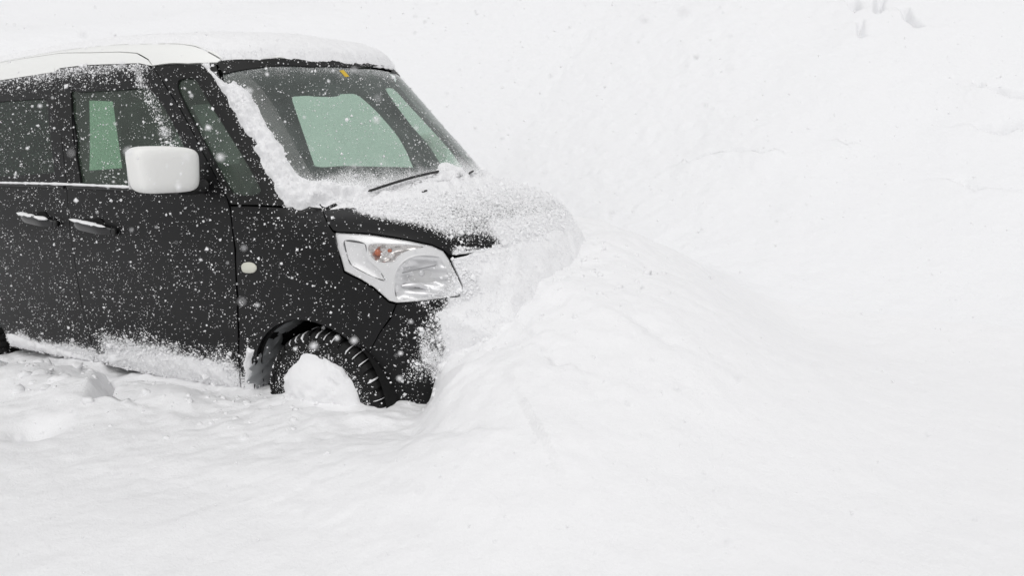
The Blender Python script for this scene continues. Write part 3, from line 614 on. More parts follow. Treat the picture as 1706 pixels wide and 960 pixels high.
# side marker lamps
for sg in (1, -1):
    P = catmull(T['marker'], True, 4); c = P.mean(0)
    m = MB(); n = len(P); V = []; nn = gnormal(c[None])[0]
    for s, o in ((1, -.002), (1, .004), (.8, .009), (.4, .012)): V += [tuple((c+(p-c)*s+nn*o)*np.array([1, sg, 1])) for p in P]
    V.append(tuple((c+nn*.0125)*np.array([1, sg, 1])))
    Fc = [(j*n+i, j*n+(i+1) % n, (j+1)*n+(i+1) % n, (j+1)*n+i) for j in range(3) for i in range(n)]+[(3*n+i, 3*n+(i+1) % n, 4*n) for i in range(n)]
    m.add(V, Fc).build('side_marker', M_marker, car)
# door mirrors
for sg in (1, -1):
    def shape(a, b, c):
        k = 1-.10*(1-c)/2
        return (a*(1-.12*max(0, -a)), b*k, c*(1.0-.10*max(0, b*sg)) if c > 0 else c*.95)
    Mm = Matrix.Translation((-.565, -.918*sg, 1.213)) @ Matrix.Rotation(math.radians(-12*sg), 4, 'Z') @ Matrix.Rotation(math.radians(-2*sg), 4, 'X')
    mh = MB().super((0, 0, 0), (.070, .132, .094), 5.2, 56, 36, Mm, shape).build('mirror_housing', M_mirror, car)
    MB().box((-.073, 0, 0), (.006, .22, .145), Mm).build('mirror_glass', M_chrome, mh, smooth=False)
    MB().tube([(-.54, -.75*sg, 1.135), (-.545, -.80*sg, 1.128), (-.555, -.88*sg, 1.135)], [.030, .024, .024], 12).build('mirror_arm', M_plastic, mh)
# door handles
for hx0, hx1, hz0, hz1 in ((-1.400, -1.125, .955, .928), (-1.835, -1.575, .972, .948)):
    for sg in (1, -1):
        P = S_(*[(hx0+(hx1-hx0)*t, hz0+(hz1-hz0)*t) for t in np.linspace(0, 1, 9)]); nn = gnormal(P)
        prof = [.012, .036, .042, .043, .043, .043, .042, .036, .012]
        Q = [(p+n_*o)*np.array([1, sg, 1]) for p, n_, o in zip(P, nn, prof)]
        V = []; F = []; K = 10
        for i, q in enumerate(Q):
            hh = [.014, .020, .023, .023, .023, .023, .023, .021, .014][i]
            for k in range(K):
                a = 2*PI*k/K; V.append((q[0], q[1]+.010*math.cos(a), q[2]+hh*math.sin(a)))
        for i in range(8):
            for k in range(K): F.append((i*K+k, i*K+(k+1) % K, (i+1)*K+(k+1) % K, (i+1)*K+k))
        F += [tuple(range(K)), tuple(range(8*K, 9*K))]
        h = MB().add(V, F).build('door_handle', M_handle, car)
        c = P[4]+(P[6]-P[4])*.25
        MB().super((c[0], sg*c[1], c[2]), (.055, .0035, .046), 2, 28, 12).build('recess_shade', M_lining, h)  # dark disc on the door skin, standing in for the grip hollow's shade
        c = Q[-1]
        MB().super((c[0]+.014, c[1], c[2]), (.014, .012, .016), 2.5, 14, 10).build('lock_cover', M_plastic, h)
# wheels
def wheel(loc, steer, front):
    wroot = None
    Mw = Matrix.Translation(loc) @ Matrix.Rotation(steer, 4, 'Z')
    side = -1 if loc[1] < 0 else 1
    prof = [(.185, -.062), (.190, -.080), (.215, -.088), (.245, -.088), (.268, -.082), (.282, -.070), (.287, -.050), (.288, 0), (.287, .050), (.282, .070), (.268, .082), (.245, .088), (.215, .088), (.190, .080), (.185, .062)]
    t = MB().lathe([(r, y) for r, y in prof], 72, Mw).build('tyre', M_rubber, car)
    bl = MB(); n = 46
    for i in range(n):
        a = 2*PI*i/n
        for sx in (-1, 1):
            R_ = Mw @ Matrix.Rotation(-a, 4, 'Y')
            bl.add([(.262, sx*.0865, -.0125), (.262, sx*.0865, .0125), (.262, sx*.070, .0125), (.262, sx*.070, -.0125), (.291, sx*.0745, -.0125), (.291, sx*.0745, .0125), (.2965, sx*.050, .0135), (.2965, sx*.050, -.0115), (.276, sx*.0875, -.0125), (.276, sx*.0875, .0125)],
                   [(8, 4, 7, 3), (8, 3, 0), (9, 1, 2, 6), (9, 6, 5), (0, 1, 9, 8), (8, 9, 5, 4), (4, 5, 6, 7), (3, 7, 6, 2)], R_)
            R2 = Mw @ Matrix.Rotation(-a-.05, 4, 'Y')
            bl.box((.2905, sx*.026, 0), (.010, .026, .024), R2)
    bl.build('tread_blocks', M_rubber, t, smooth=False, kind='stuff')
    rm = MB().lathe([(.0, side*.03), (.05, side*.035), (.06, side*.02), (.12, side*.0), (.165, side*.03), (.186, side*.07), (.186, -side*.06), (.17, -side*.06)], 48, Mw)
    for k in range(5):
        R_ = Mw @ Matrix.Rotation(2*PI*k/5, 4, 'Y'); rm.box((.115, side*.045, 0), (.15, .02, .045), R_)
    rm.build('rim', M_rim, t)
    return t, Mw
WH, MW = wheel((.050, -.712, .280), math.radians(1.5), True)
wheel((.050, .712, .280), math.radians(1.5), True); wheel((-2.62, -.70, .285), 0, False); wheel((-2.62, .70, .285), 0, False)
for sg in (1, -1):
    m = MB(); aa = np.linspace(math.radians(-15), math.radians(195), 40)
    if sg == 1:
        for a, r_, yy, q in ((1.95, .345, -.70, .075), (2.25, .345, -.66, .06), (2.75, .345, -.70, .07), (2.95, .34, -.74, .06), (1.70, .345, -.62, .05)):
            MB().super((0, 0, 0), (.007, .075, q*1.3), 2, 26, 14, fn=lambda a_, b_, c_: (a_*(1.2+.8*math.sin(9*c_+4*b_+q*90)), b_*(1+.25*math.sin(7*c_+q*200)), c_*(1+.2*math.sin(8*b_+q*70))), M= Matrix.Translation((r_*math.cos(a), yy, .285+r_*math.sin(a))) @ Matrix.Rotation(-a, 4, 'Y')).build('slush', M_ice, car)
    V = []; 
    for a in aa: V += [(.355*math.cos(a), -sg*.775, .285+.355*math.sin(a)), (.352*math.cos(a), -sg*.40, .285+.352*math.sin(a)), (.10*math.cos(a), -sg*.40, .285+.10*math.sin(a))]
    F = [(i*3+j, i*3+j+1, i*3+j+4, i*3+j+3) for i in range(39) for j in range(2)]
    m.add(V, F).build('wheel_arch_liner', M_lining, car)
# wipers
for key, off in (('wiper_a', .019), ('wiper_b', .008)):
    P = catmull(T[key], False, 4); P = P+gnormal(P)*off
    wb = MB().tube(P, .0045, 6).build('wiper_blade', M_plastic, car)
    P2 = P+np.array([.010, -.006, .004]); MB().tube(P2, .0045, 6).build('wiper_arm', M_plastic, wb)
panel('inspection_sticker', M_sticker, car, T['sticker'], (-.9, 0, 1.1), (.8, 0, .45), .01, off=-.004, gap=0, skirt=0, scatter=False)
# cabin
def seat(x, y, tall=True):
    s = empty('seat', (0, 0, 0)); s.parent = car
    Ms = Matrix.Translation((x, y, .60))
    MB().super((0, 0, 0), (.25, .24, .085), 4, 28, 12, Ms).build('cushion', M_fabric, s)
    if not tall:
        MB().super((-.20+x, y, .86), (.08, .30, .24), 4, 28, 18).build('backrest', M_fabric, s); return s
    Mb = Matrix.Translation((x-.27, y, .92)) @ Matrix.Rotation(math.radians(-14), 4, 'Y')
    MB().super((0, 0, 0), (.075, .235, .36), 4, 28, 18, Mb).build('backrest', M_fabric, s)
    Mh = Matrix.Translation((x-.385, y, 1.395)) @ Matrix.Rotation(math.radians(-10), 4, 'Y')
    MB().super((0, 0, 0), (.05, .118, .092), 3.2, 24, 14, Mh).tube([(x-.36, y-.05, 1.22), (x-.375, y-.05, 1.33)], .007).tube([(x-.36, y+.05, 1.22), (x-.375, y+.05, 1.33)], .007).build('headrest', M_fabric, s)
    return s
for a in ((-.98, -.36, True), (-.98, .36, True), (-2.05, -.34, False), (-2.05, .34, False)): seat(*a)
MB().super((-.22, 0, .93), (.20, .68, .12), 3, 32, 14).build('dashboard', M_lining, car)
MB().super((-.34, -.36, 1.05), (.09, .17, .05), 3, 24, 10).build('instrument_hood', M_lining, car)
m = MB(); Mst = Matrix.Translation((-.53, -.36, .985)) @ Matrix.Rotation(math.radians(62), 4, 'Y')
m.tube([Mst @ Vector((.18*math.cos(a), .18*math.sin(a), 0)) for a in np.linspace(0, 2*PI, 41)], .014, 8, caps=False)
for a in (0, 2.1, 4.2): m.tube([Mst @ Vector((0, 0, 0)), Mst @ Vector((.175*math.cos(a), .175*math.sin(a), 0))], .014, 8)
m.super((0, 0, 0), (.06, .06, .03), 3, 20, 10, Mst); m.tube([Mst @ Vector((0, 0, -.02)), Mst @ Vector((0, 0, -.25))], .03, 8)
m.build('steering_wheel', M_plastic, car)
MB().super((-.52, -.02, 1.54), (.012, .12, .035), 4, 24, 12).tube([(-.50, -.02, 1.56), (-.46, -.02, 1.62)], .01).build('rear_view_mirror', M_plastic, car)

# ================================================================ snow on the ground
def axis_pts(segs, far0, far1, grow=1.12):
    a = [segs[0][0]]
    for x0, x1, st in segs: a += list(np.arange(a[-1]+st, x1+1e-6, st))
    d = segs[-1][2]; r = [a[-1]]
    while r[-1] < far1: d *= grow; r.append(r[-1]+d)
    d = segs[0][2]; l = [a[0]]
    while l[-1] > far0: d *= grow; l.append(l[-1]-d)
    return np.array(l[::-1][:-1]+a+r[1:])
XS = axis_pts([(-3.2, -2.5, .04), (-2.5, 1.6, .0145), (1.6, 3.0, .02)], -70, 70)
YS = axis_pts([(-2.6, -1.6, .03), (-1.6, -.55, .0145), (-.55, 1.0, .02), (1.0, 5.3, .022)], -70, 75, 1.10)
SPLIT = int(np.argmin(np.abs(YS-1.25)))
SLOTS = [([(.47, 2.86), (.60, 2.93), (.80, 2.95), (1.02, 2.92)], .022, .075), ([(1.33, 5.12), (1.40, 4.95)], .035, .16), ([(1.44, 4.72), (1.49, 4.5)], .022, .08), ([(1.56, 5.2), (1.57, 4.88)], .03, .15),
         ([(1.76, 4.98), (1.84, 4.76), (1.90, 4.66)], .03, .15), ([(2.34, 3.93), (2.37, 3.86)], .022, .07), ([(2.46, 3.86), (2.56, 3.80), (2.70, 3.83)], .04, .15), ([(2.40, 3.39), (2.50, 3.35)], .042, .12), ([(2.55, 3.42), (2.68, 3.48)], .045, .15), ([(2.27, 2.75), (2.33, 2.67)], .04, .04), ([(1.545, 3.12), (1.56, 3.11)], .02, .06),
         ([(-1.20, -.87), (-1.08, -.96), (-.98, -1.04), (-.86, -1.14)], .034, .085), ([(-1.9, -.95), (-1.78, -1.05), (-1.70, -1.2)], .03, .05),
         ([(.95, -.62), (1.02, -.70)], .035, .02), ([(1.2, -.32), (1.3, -.36)], .04, .018), ([(.80, -1.05), (.90, -1.08)], .035, .018)]
def terrain(X, Y):
    X = np.asarray(X, float); Y = np.asarray(Y, float)
    P = np.stack([X, Y, 0*X], -1)
    # distance from the car's skirt, in plan
    W = .79
    dcar = plan(X, Y, .66, AL, N1, W); dcar = np.maximum(dcar, -3.05-X)
    ang = np.degrees(np.arctan2(Y, X-.1))
    side = np.interp(X, [-3.1, -2.35, -2.05, -1.7, -1.45, -1.385, -1.33, -1.27, -1.20, -1.0, -.7, -.41, -.2, .03, .23, .34, .43], [.20, .18, .195, .235, .240, .20, .19, .20, .225, .235, .245, .265, .295, .31, .315, .305, .29])
    front = np.interp(ang, [-75, -62.5, -60, -56, -48, -41, -32, -19, -2, 19, 40, 70, 100, 180], [.28, .30, .38, .48, .54, .565, .63, .70, .725, .75, .78, .80, .80, .75])
    isf = sstep(.40, .50, X)*1.0
    near = np.where(ang < -58, side*(1-isf)+front*isf, front)
    near = np.where(Y > .2, np.where(X < .1, .55+.1*sstep(-.5, .1, X), near), near)
    # away from the car
    base = .26+.05*fbm(P*np.array([.5, .5, 1]), 3)+.10*sstep(-2.0, -3.4, Y)*0
    lobe = .22*np.exp(-((X-1.35)/.75)**2-((Y+.15)/.9)**2)+.10*np.exp(-((X-1.0)/.6)**2-((Y+1.15)/.4)**2)
    away = base+lobe
    hw_ = 2.5+34*np.clip(dcar, 0, 1.2); wf = sstep(-60-hw_, -60+hw_, ang)*sstep(.36-.5*np.clip(dcar, 0, .6), .46, X); wf = np.where(ang > -45, np.maximum(wf, sstep(-58, -50, ang)), wf)
    near = np.where(ang < 0, side*(1-wf)+front*wf, near)
    k = sstep(.10, .60, dcar)*(1-wf)+sstep(.16, 1.1, dcar)*wf
    k = np.where(ang > 0, sstep(.16, 1.1, dcar), k)
    h = near*(1-k)+away*k
    # shovelled lumps beside the sill
    h += .075*np.exp(-((X+1.45)/.42)**2-((Y+1.12)/.17)**2)+.045*np.exp(-((X+.60)/.34)**2-((Y+1.0)/.12)**2)
    h -= .055*np.exp(-((X+.82)/.10)**2-((Y+1.44)/.08)**2)
    for pl, wd, dp in SLOTS:
        near_ = (X > min(q[0] for q in pl)-.4) & (X < max(q[0] for q in pl)+.4) & (Y > min(q[1] for q in pl)-.6) & (Y < max(q[1] for q in pl)+.4)
        if not near_.any(): continue
        xs_, ys_ = X[near_], Y[near_]; pp = np.stack([xs_, ys_, 0*xs_], -1); jx = .018*fbm(pp*9+3, 3); jy = .018*fbm(pp*9+31, 3)
        pt = np.stack([xs_+jx, ys_+jy], 1); d_ = np.full(len(pt), 9.0); yl = np.full(len(pt), -9.0)
        for a_, b_ in zip(pl[:-1], pl[1:]):
            a_ = np.array(a_); b_ = np.array(b_); t_ = np.clip(((pt-a_) @ (b_-a_))/((b_-a_) @ (b_-a_)), 0, 1); c_ = a_+t_[:, None]*(b_-a_)
            dd = np.linalg.norm(pt-c_, axis=1); up__ = dd < d_; d_ = np.where(up__, dd, d_); yl = np.where(up__, pt[:, 1]-c_[:, 1], yl)
        h[near_] += -dp*np.exp(-(d_/wd)**2)+dp*(.20 if pl[0][1] > 3.2 else .55)*np.exp(-(d_/(wd*6))**2)*(yl < 0)
    nearm = np.exp(-np.maximum(dcar, 0)/.55)
    wp = P+.10*np.stack([fbm(P*3, 2), fbm(P*3+40, 2), 0*X], -1)
    lum = fbm(wp*5.0, 4)
    h += nearm*.052*lum*sstep(-.05, .12, dcar)
    crack = 1-np.abs(fbm(wp*3.2+9, 3))*2.4
    h += nearm*.034*(np.abs(fbm(wp*8+9, 3))-.25)*sstep(.0, .15, dcar)
    h += .006*fbm(P*11, 3)+nearm*(.012*np.abs(fbm(wp*16, 3))+.006*fbm(P*38, 2))
    # the wall of snow behind
    Yb = Y+.42*np.maximum(-X-1.2, 0)*sstep(-1, 3, Y)
    up_ = 2.9*sstep(.6, 7.6, Yb)+1.9*sstep(7, 15, Yb)+.12*np.maximum(Yb-15, 0)**.9
    up_ *= .92+.16*vnoise(P*np.array([.22, .1, 1]))
    h = h+up_+.10*sstep(1.2, 3, Y)*fbm(P*np.array([.9, .6, 1])+3, 3)
    h = np.array(h, float)
    tex = 1.8*sstep(1.0, 2.0, Y)*sstep(2.4, -.2, X+.25*fbm(P*.7, 2))
    h += tex*(.009*fbm(np.stack([X, Y, h], -1)*11, 3)+.012*np.abs(fbm(np.stack([X, Y, h], -1)*6.5+7, 3)))
    # a small ledge, half way up, and broken edges further right
    def ledge(h, x0, x1, y0, slope, st, wd):
        e = Y-(y0+slope*(X-(x0+x1)/2)+.03*fbm(P*6, 2)); m = sstep(x0, x0+.15, X)*sstep(x1, x1-.2, X)
        return h+st*m*(sstep(-.02, .02, -e)*np.exp(np.minimum(-(-e), 0)/wd))*(e < .03)*np.exp(-np.maximum(-e, 0)/wd)
    return h
LEDGES = [(.28, .95, 3.05, .05, .055, .5), (2.0, 2.5, 6.1, .9, .16, .3), (2.35, 2.9, 6.4, .5, .14, .25), (2.75, 3.5, 4.4, -.25, .12, .3), (2.7, 3.4, 3.7, -.15, .10, .25), (2.55, 3.0, 3.0, -.5, .05, .2), (1.75, 2.0, 6.6, 1.5, .12, .25)]
GX, GY = np.meshgrid(XS, YS); TZ = terrain(GX, GY)
# sits clear of the cabin: under the car the ground is low
dc = plan(GX, GY, .60, AL, N1, .74); TZ = np.where((dc < -.03) & (GX > -3.0), np.minimum(TZ, .24+.1*sstep(-.05, -.03, dc)), TZ)
dzx = np.gradient(TZ, XS, axis=1); dzy = np.gradient(TZ, YS, axis=0)
NZ = np.stack([-dzx, -dzy, np.ones_like(TZ)], -1); NZ /= np.linalg.norm(NZ, axis=-1, keepdims=True)
def grid_obj(name, r0, r1, m, **p):
    nx = len(XS); X = GX[r0:r1]; V = np.stack([X, GY[r0:r1], TZ[r0:r1]], -1).reshape(-1, 3); Nn = NZ[r0:r1].reshape(-1, 3)
    i = np.arange((r1-r0-1))[:, None]*nx+np.arange(nx-1)[None]; i = i.ravel()
    F = np.stack([i, i+1, i+1+nx, i+nx], 1)
    return link(name, mesh_np(name, V, F, True, Nn), m, None, **p)
grid_obj('snow_ground', 0, SPLIT+1, M_snow, kind='structure')
grid_obj('snow_bank', SPLIT, len(YS), M_bank, kind='structure')

# ================================================================ snow lying on the car
def layer(name, key_or_pts, F, A, thick, edge, res, label, seed=0, lump=.35, rag=.012, sc_=14, m=None, mirror=False, curve=False, grain=.0018):
    P0 = T[key_or_pts] if isinstance(key_or_pts, str) else np.array(key_or_pts, float)
    P0 = resample(P0, .012); nz = np.stack([fbm(P0*28+seed, 3), fbm(P0*28+seed+50, 3), fbm(P0*28+seed+90, 3)], 1); P0 = P0+nz*rag*1.8
    def disp(P, d):
        n = fbm(P*sc_+seed, 4); g = fbm(P*110+seed, 2)
        return thick*sstep(0, edge, d)*(1+lump*n*2)+grain*g*sstep(0, edge*.4, d)*2+.006*np.minimum(1, d/.006)-.005
    return panel(name, m or M_cake, None, P0, F, A, res, gap=0, skirt=.004, disp=disp, mirror=mirror, curve=curve, scatter=True, kind='stuff', label=label, category='snow')
L0 = len(SCATTER)
rs = np.concatenate([ditch[::-1], [[-.555, -.56, 1.643], [-.50, -.51, 1.640], [-.44, -.42, 1.640], [-.35, -.251, 1.641], [-.325, 0, 1.646], [-.35, .251, 1.641], [-.44, .44, 1.640], [-.50, .55, 1.636]], mir(ditch[::-1])[1:], [[-3.08, .4, 1.74], [-3.08, -.4, 1.74]]])
layer('roof_snow', rs, (-1.6, 0, .6), (0, 0, 1), .026, .07, .013, 'even sheet of snow lying on the white roof', 1, .16, .010, 7, grain=.003)
layer('windscreen_snow', 'ws_snow', (-.9, 0, 1.1), (.8, -.2, .45), .026, .030, .0060, 'clumpy ridge of snow down the near edge of the windscreen', 2, .75, .008, 34, grain=.004)
layer('cowl_snow', 'cowl_snow', (-.5, 0, .7), (.8, 0, .6), .034, .05, .009, 'heap of snow over the wipers at the foot of the windscreen', 3, .6, .008, 16)
fw_ = np.array([[-.52, .60, 1.60], [-.38, .655, 1.37], [-.24, .68, 1.23], [-.13, .72, 1.10], [-.085, .66, 1.10], [-.17, .61, 1.22], [-.32, .61, 1.38], [-.47, .54, 1.57], [-.48, .50, 1.63]])
layer('far_pillar_snow', fw_, (-.9, 0, 1.1), (.6, .6, .4), .016, .03, .010, 'snow along the far edge of the windscreen', 4, .5, .008, 16)
hs_f = np.array([[.07, -.64, 1.02], [.14, -.59, 1.03], [.22, -.46, 1.03], [.29, -.20, 1.03], [.33, .05, 1.03], [.36, .30, 1.02], [.36, .55, .99], [.25, .70, .98]])
hs_o = np.concatenate([[[.20, 0, 1.086]], rear[::-1]+np.array([-.05, 0, 0]), [[-.06, -.68, 1.06], [.0, -.675, 1.045]], hs_f, [[-.05, .68, 1.06]], mir(rear[::-1])+np.array([-.05, 0, 0])])
def hood_disp(P, d):
    n = fbm(P*20, 4); g = fbm(P*130, 2)
    return .011*sstep(0, .16, d)*(1+.5*n)+.0025*g*sstep(0, .05, d)+.0015*n-.0012+.001*np.minimum(1, d/.03)
panel('bonnet_snow', M_cake, None, resample(hs_o, .02)+.004*np.stack([fbm(resample(hs_o, .02)*30, 2)]*3, 1), (.25, 0, .45), (.15, 0, 1), .010, gap=0, skirt=.003, disp=hood_disp, kind='stuff', label='thicker part of the snow sheet across the rear of the bonnet', category='snow')
bs = T['bumper_snow_edge']
bs_o = np.concatenate([bs, [[.55, -.60, .40], [.60, -.45, .28], [.66, 0, .28], [.62, .45, .28], [.35, .74, .30], [.30, .76, .70], [.45, .65, .88], [.54, .52, .90], [.60, .36, .90], [.648, .15, .905], [.648, -.05, .905], [.63, -.22, .895], [.60, -.36, .885]]])
def bump_disp(P, d):
    n = fbm(P*9, 4); g = fbm(P*90, 2); e = sstep(0, .20, d)
    return (.045+.065*sstep(.80, .50, P[:, 2]))*e*(1+.3*n)+.010*fbm(P*22, 3)*sstep(0, .08, d)+.0035*g*(1-.6*e)+.004*sstep(0, .03, d)*n-.002
panel('nose_snow', M_cake, None, resample(bs_o, .02), (.05, 0, .52), (1, 0, 0), .011, gap=0, skirt=.003, disp=bump_disp, kind='stuff', label='thick wind packed snow plastered over the nose of the car', category='snow')
# sill crusts
sill_r = S_((-2.26, .315), (-2.2, .32), (-2.0, .30), (-1.8, .29), (-1.6, .275), (-1.53, .262), (-1.53, .238), (-2.0, .238), (-2.255, .238))
layer('rear_sill_snow', sill_r, FR, AC, .016, .02, .009, 'white crust along the foot of the rear door', 5, .4, .006, 24)
sill_f = S_((-1.48, .30), (-1.3, .335), (-1.1, .36), (-.9, .375), (-.7, .385), (-.55, .37), (-.50, .33), (-.49, .25), (-1.0, .243), (-1.46, .25))
layer('front_sill_snow', sill_f, FC, AC, .012, .06, .008, 'grainy crust of snow on the lower front door', 6, .6, .012, 30, grain=.003)
ac_ = S_((-.30, .47), (-.335, .40), (-.352, .30), (-.352, .235), (-.42, .235), (-.42, .30), (-.385, .40), (-.345, .48))
layer('arch_snow', ac_, (-.1, 0, .65), AC, .020, .025, .008, 'snow packed against the rear of the front wheel arch', 7, .5, .008, 24)
# belt line, handles, mirror
def strip(name, pts, r, label, flat=.6, seed=0, n=8):
    P = catmull(pts, False, 1+int(np.linalg.norm(pts[-1]-pts[0])/.02/max(1, len(pts)-1))); k = len(P)
    rr = r*(.75+.5*fbm(P*35+seed, 3))*np.minimum(1, .3+np.minimum(np.arange(k), np.arange(k)[::-1])/3); V = []; F = []
    for i, p in enumerate(P):
        for j in range(n):
            a = 2*PI*j/n; V.append((p[0], p[1]+rr[i]*math.cos(a), p[2]+rr[i]*flat*math.sin(a)+r*flat*.6))
    for i in range(k-1):
        for j in range(n): F.append((i*n+j, i*n+(j+1) % n, (i+1)*n+(j+1) % n, (i+1)*n+j))
    F += [tuple(range(n)), tuple(range((k-1)*n, k*n))]
    m = MB().add(V, F); o = m.build(name, M_cake, None, kind='stuff', label=label, category='snow')
    return o
strip('belt_snow', S_((-2.36, 1.128), (-1.9, 1.128), (-1.5, 1.126), (-1.0, 1.118), (-.72, 1.11))+np.array([0, -.006, .004]), .010, 'thin line of snow along the foot of the side windows', .8, 3)
for (hx0, hx1, hz0, hz1), lb in (((-1.400, -1.125, .955, .928), 'thin cap of snow on the front door handle'), ((-1.835, -1.575, .972, .948), 'thin cap of snow on the rear door handle')):
    P = S_(*[(hx0+(hx1-hx0)*t, hz0+(hz1-hz0)*t) for t in np.linspace(.0, .97, 9)])
    strip('handle_snow', P+np.array([0, -.038, .018]), .0185, lb, .55, hx0)
# snow in the wheel and in the tyre's grooves
Mh_ = MW
m = MB(); V = []; F = []; nr_, na = 22, 64
for i in range(nr_+1):
    r = .207*i/nr_
    for j in range(na):
        a = 2*PI*j/na; q = np.array([[r*math.cos(a), 0, r*math.sin(a)]]); rr = r*(1+.16*float(fbm(q*16+3, 3)[0])*(i/nr_)**3)
        V.append((rr*math.cos(a), -.085-.055*(1-(i/nr_)**2.2)-.030*float(fbm(q*11, 4)[0])-.008*float(fbm(q*50, 2)[0])+.02*(i == nr_), rr*math.sin(a)))
F = [(i*na+j, i*na+(j+1) % na, (i+1)*na+(j+1) % na, (i+1)*na+j) for i in range(nr_) for j in range(na)]
m.add(V, F, MW).build('wheel_snow', M_snow, None, kind='stuff', label='round plug of snow packed into the front wheel', category='snow')
m = MB(); n = 46
for i in range(n):
    a = 2*PI*(i+.5)/n
    if not (math.radians(-10) < a < math.radians(190)) or rng.random() < .15: continue
    R_ = MW @ Matrix.Rotation(-a, 4, 'Y'); s = .8+.4*float(fbm(np.array([[i*.7, 0, 0]]), 2)[0])
    e = rng.uniform(-.004, .012); s *= rng.uniform(.55, 1.25)
    m.tube([R_ @ Vector((.266+e, -.0885, 0)), R_ @ Vector((.278, -.0875, .001)), R_ @ Vector((.288, -.074, .002)), R_ @ Vector((.2945, -.050, .004)), R_ @ Vector((.294, -.02, .010))], [.0012, .0042*s, .0036*s, .0022*s, .0012], 6)
    if rng.random() < .35:
        m.super((.292, rng.uniform(-.03, .05), 0), (.008, rng.uniform(.012, .03), rng.uniform(.010, .02)), 2, 10, 6, R_)
m.build('tread_snow', M_cake, None, kind='stuff', label='ribs of snow caught in the tyre tread grooves', category='snow')

# ================================================================ crumbs of snow, stuck and falling
OCT_V = np.array([[1, 0, 0], [-1, 0, 0], [0, 1, 0], [0, -1, 0], [0, 0, 1], [0, 0, -1]], float)
OCT_F = np.array([[0, 2, 4], [2, 1, 4], [1, 3, 4], [3, 0, 4], [2, 0, 5], [1, 2, 5], [3, 1, 5], [0, 3, 5]])
def rand_rot(n):
    q = rng.normal(size=(n, 4)); q /= np.linalg.norm(q, axis=1, keepdims=True); w_, x, y, z = q.T
    return np.stack([1-2*(y*y+z*z), 2*(x*y-z*w_), 2*(x*z+y*w_), 2*(x*y+z*w_), 1-2*(x*x+z*z), 2*(y*z-x*w_), 2*(x*z-y*w_), 2*(y*z+x*w_), 1-2*(x*x+y*y)], -1).reshape(n, 3, 3)
def crumbs(name, P, r, m, smooth=False, ratio=(.5, 1.3), **props):
    n = len(P); s = rng.uniform(ratio[0], ratio[1], (n, 6, 1))*r[:, None, None]
    V = np.einsum('nij,nkj->nki', rand_rot(n), OCT_V[None]*s)+P[:, None]
    F = OCT_F[None]+6*np.arange(n)[:, None, None]
    return link(name, mesh_np(name, V.reshape(-1, 3), F.reshape(-1, 3), smooth), m, None, **props)
def sample(tris, per_m2):
    V, F = tris; a, b, c = V[F[:, 0]], V[F[:, 1]], V[F[:, 2]]; nn = np.cross(b-a, c-a); ar = np.linalg.norm(nn, axis=1)/2
    k = rng.poisson(ar.sum()*per_m2); i = rng.choice(len(F), k, p=ar/ar.sum()); u = rng.random((k, 2)); f = u.sum(1) > 1; u[f] = 1-u[f]
    return a[i]+(b-a)[i]*u[:, :1]+(c-a)[i]*u[:, 1:]
pts = []; rad = []
def keep(P): return (P[:, 1] < .55) | (P[:, 0] > .3)
for t_ in SCATTER[:L0]:
    P = sample(t_, 70000); P = P[keep(P)]
    if not len(P): continue
    d = dust_fn(P); cl = fbm(P*26, 2)
    onglass = (P[:, 2] > 1.12)
    pr = np.clip(.065+.11*cl+1.5*(d-.05)*(1+.8*cl), .012, 1)
    P = P[rng.random(len(P)) < pr]; n = len(P)
    if not n: continue
    d = dust_fn(P)
    r = rng.lognormal(math.log(.00140), .58, n)*(1+.6*np.clip(d*2, 0, 1)); pts.append(P+gnormal(P)*r[:, None]*.4); rad.append(r)
a_ = rng.uniform(-.2, PI+.2, 1500); rr_ = np.sqrt(rng.uniform(.20**2, .285**2, 1500)); k_ = rng.random(1500) < np.clip(1.3-(rr_-.2)/.05, .25, 1)
W_ = np.array([tuple(MW @ Vector((rr*math.cos(a), -.0885 if rr < .265 else -.085, rr*math.sin(a)))) for a, rr in zip(a_[k_], rr_[k_])]); pts.append(W_); rad.append(rng.lognormal(math.log(.0016), .5, len(W_)))
P = np.concatenate(pts); r = np.concatenate(rad); print('stuck crumbs', len(P))
crumbs('stuck_snow_crumbs', P, r, M_crumb, kind='stuff', label='fine crumbs of snow stuck all over the car', category='snow')
# ragged fringes of the layers
pts = []; rad = []
for t_ in SCATTER[L0:]:
    V, F = t_; P = sample(t_, 16000); P = P[keep(P)]
    P = P+rng.normal(0, .007, P.shape); n = len(P)
    r = rng.lognormal(math.log(.0021), .35, n); pts.append(P); rad.append(r)
P = np.concatenate(pts); r = np.concatenate(rad); g = gfun(P); k = (g > -.002)&(P[:, 2] < 1.70); P, r = P[k], r[k]; print('fringe crumbs', len(P))
crumbs('snow_fringe', P, r, M_crumb, kind='stuff', label='loose grains on and around the snow patches', category='snow')
# snowflakes in the air
n = 36000
P = np.stack([rng.uniform(-3.4, 3.6, n), rng.uniform(-3.0, 5.0, n), rng.uniform(.2, 3.2, n)], 1)
dv = P-CAM; dist = np.linalg.norm(dv, axis=1)
ok = (gfun(P) > .02) & (dist > .35) & (P[:, 2] > terrain(P[:, 0], P[:, 1]))
P = P[ok]; r = rng.lognormal(math.log(.0015), .58, len(P)); r = np.minimum(r, .0065)
crumbs('falling_snow', P, r, M_flake, True, (.4, 1.2), kind='stuff', label='snowflakes falling all round the car', category='snow')

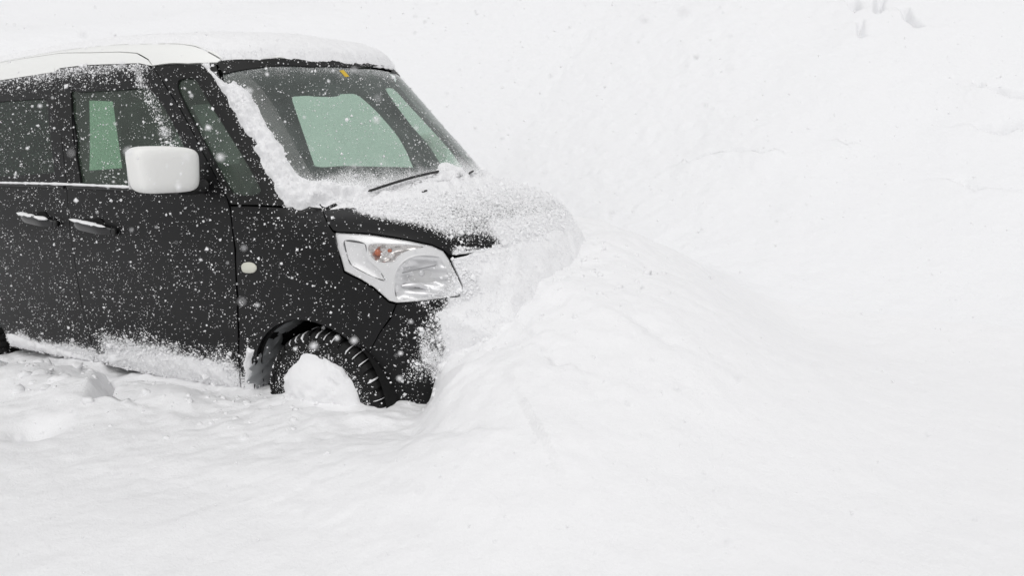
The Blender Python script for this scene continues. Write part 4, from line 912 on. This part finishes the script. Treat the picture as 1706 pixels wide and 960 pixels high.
# a few heavy flakes close to the lens, out of focus like the photograph's
n = 260
d_ = rng.uniform(.45, 2.6, n); u = rng.uniform(-.68, .30, n); v = rng.uniform(-.36, .38, n)
P = CAM+(fw+u[:, None]*rt+v[:, None]*up)*d_[:, None]
crumbs('near_snowflakes', P, rng.uniform(.0018, .0042, n), M_flake, True, (.6, 1.2), kind='stuff', label='soft out of focus snowflakes close in front of the car', category='snow')

# clods and crumbled lumps along the car and over the pushed-up heap
import bmesh
bm = bmesh.new(); bmesh.ops.create_icosphere(bm, subdivisions=2, radius=1); IV = np.array([tuple(v.co) for v in bm.verts]); IF = np.array([[v.index for v in f.verts] for f in bm.faces]); bm.free()
n = 2600; x = rng.uniform(-2.4, 1.9, n); y = rng.uniform(-1.55, .5, n)
dcr = plan(x, y, .66, AL, N1, .79); k = (dcr > .03) & (dcr < .10+.5*rng.random(n)**1.6) & ((y < -.7) | (x > .4)) & (fbm(np.stack([x, y, 0*x], -1)*2.2, 2) > -.15); x, y = x[k], y[k]; n = len(x)
r = np.minimum(rng.lognormal(math.log(.0085), .5, n), .024); z = terrain(x, y)-r*rng.uniform(.2, .7, n)
V = IV[None]*(1+.75*fbm((IV[None]*1.7+rng.uniform(0, 90, (n, 1, 3))), 2))[..., None]*r[:, None, None]*rng.uniform(.7, 1.25, (n, 1, 3))
V = np.einsum('nij,nkj->nki', rand_rot(n), V)+np.stack([x, y, z], -1)[:, None]
link('snow_clods', mesh_np('snow_clods', V.reshape(-1, 3), (IF[None]+len(IV)*np.arange(n)[:, None, None]).reshape(-1, 3)), M_snow, None, kind='stuff', label='crumbled lumps of snow lying along the car', category='snow'); 
n = 26; x = rng.uniform(-2.35, -1.15, n); y = rng.uniform(-1.28, -.90, n); r = rng.uniform(.022, .052, n); z = terrain(x, y)-r*rng.uniform(.2, .55, n)
V = IV[None]*(1+.9*fbm((IV[None]*1.5+rng.uniform(0, 90, (n, 1, 3))), 3))[..., None]*r[:, None, None]*rng.uniform(.7, 1.4, (n, 1, 3))+np.stack([x, y, z], -1)[:, None]
link('snow_chunks', mesh_np('snow_chunks', V.reshape(-1, 3), (IF[None]+len(IV)*np.arange(n)[:, None, None]).reshape(-1, 3)), M_snow, None, kind='stuff', label='larger broken chunks of snow heaped beside the rear door', category='snow')
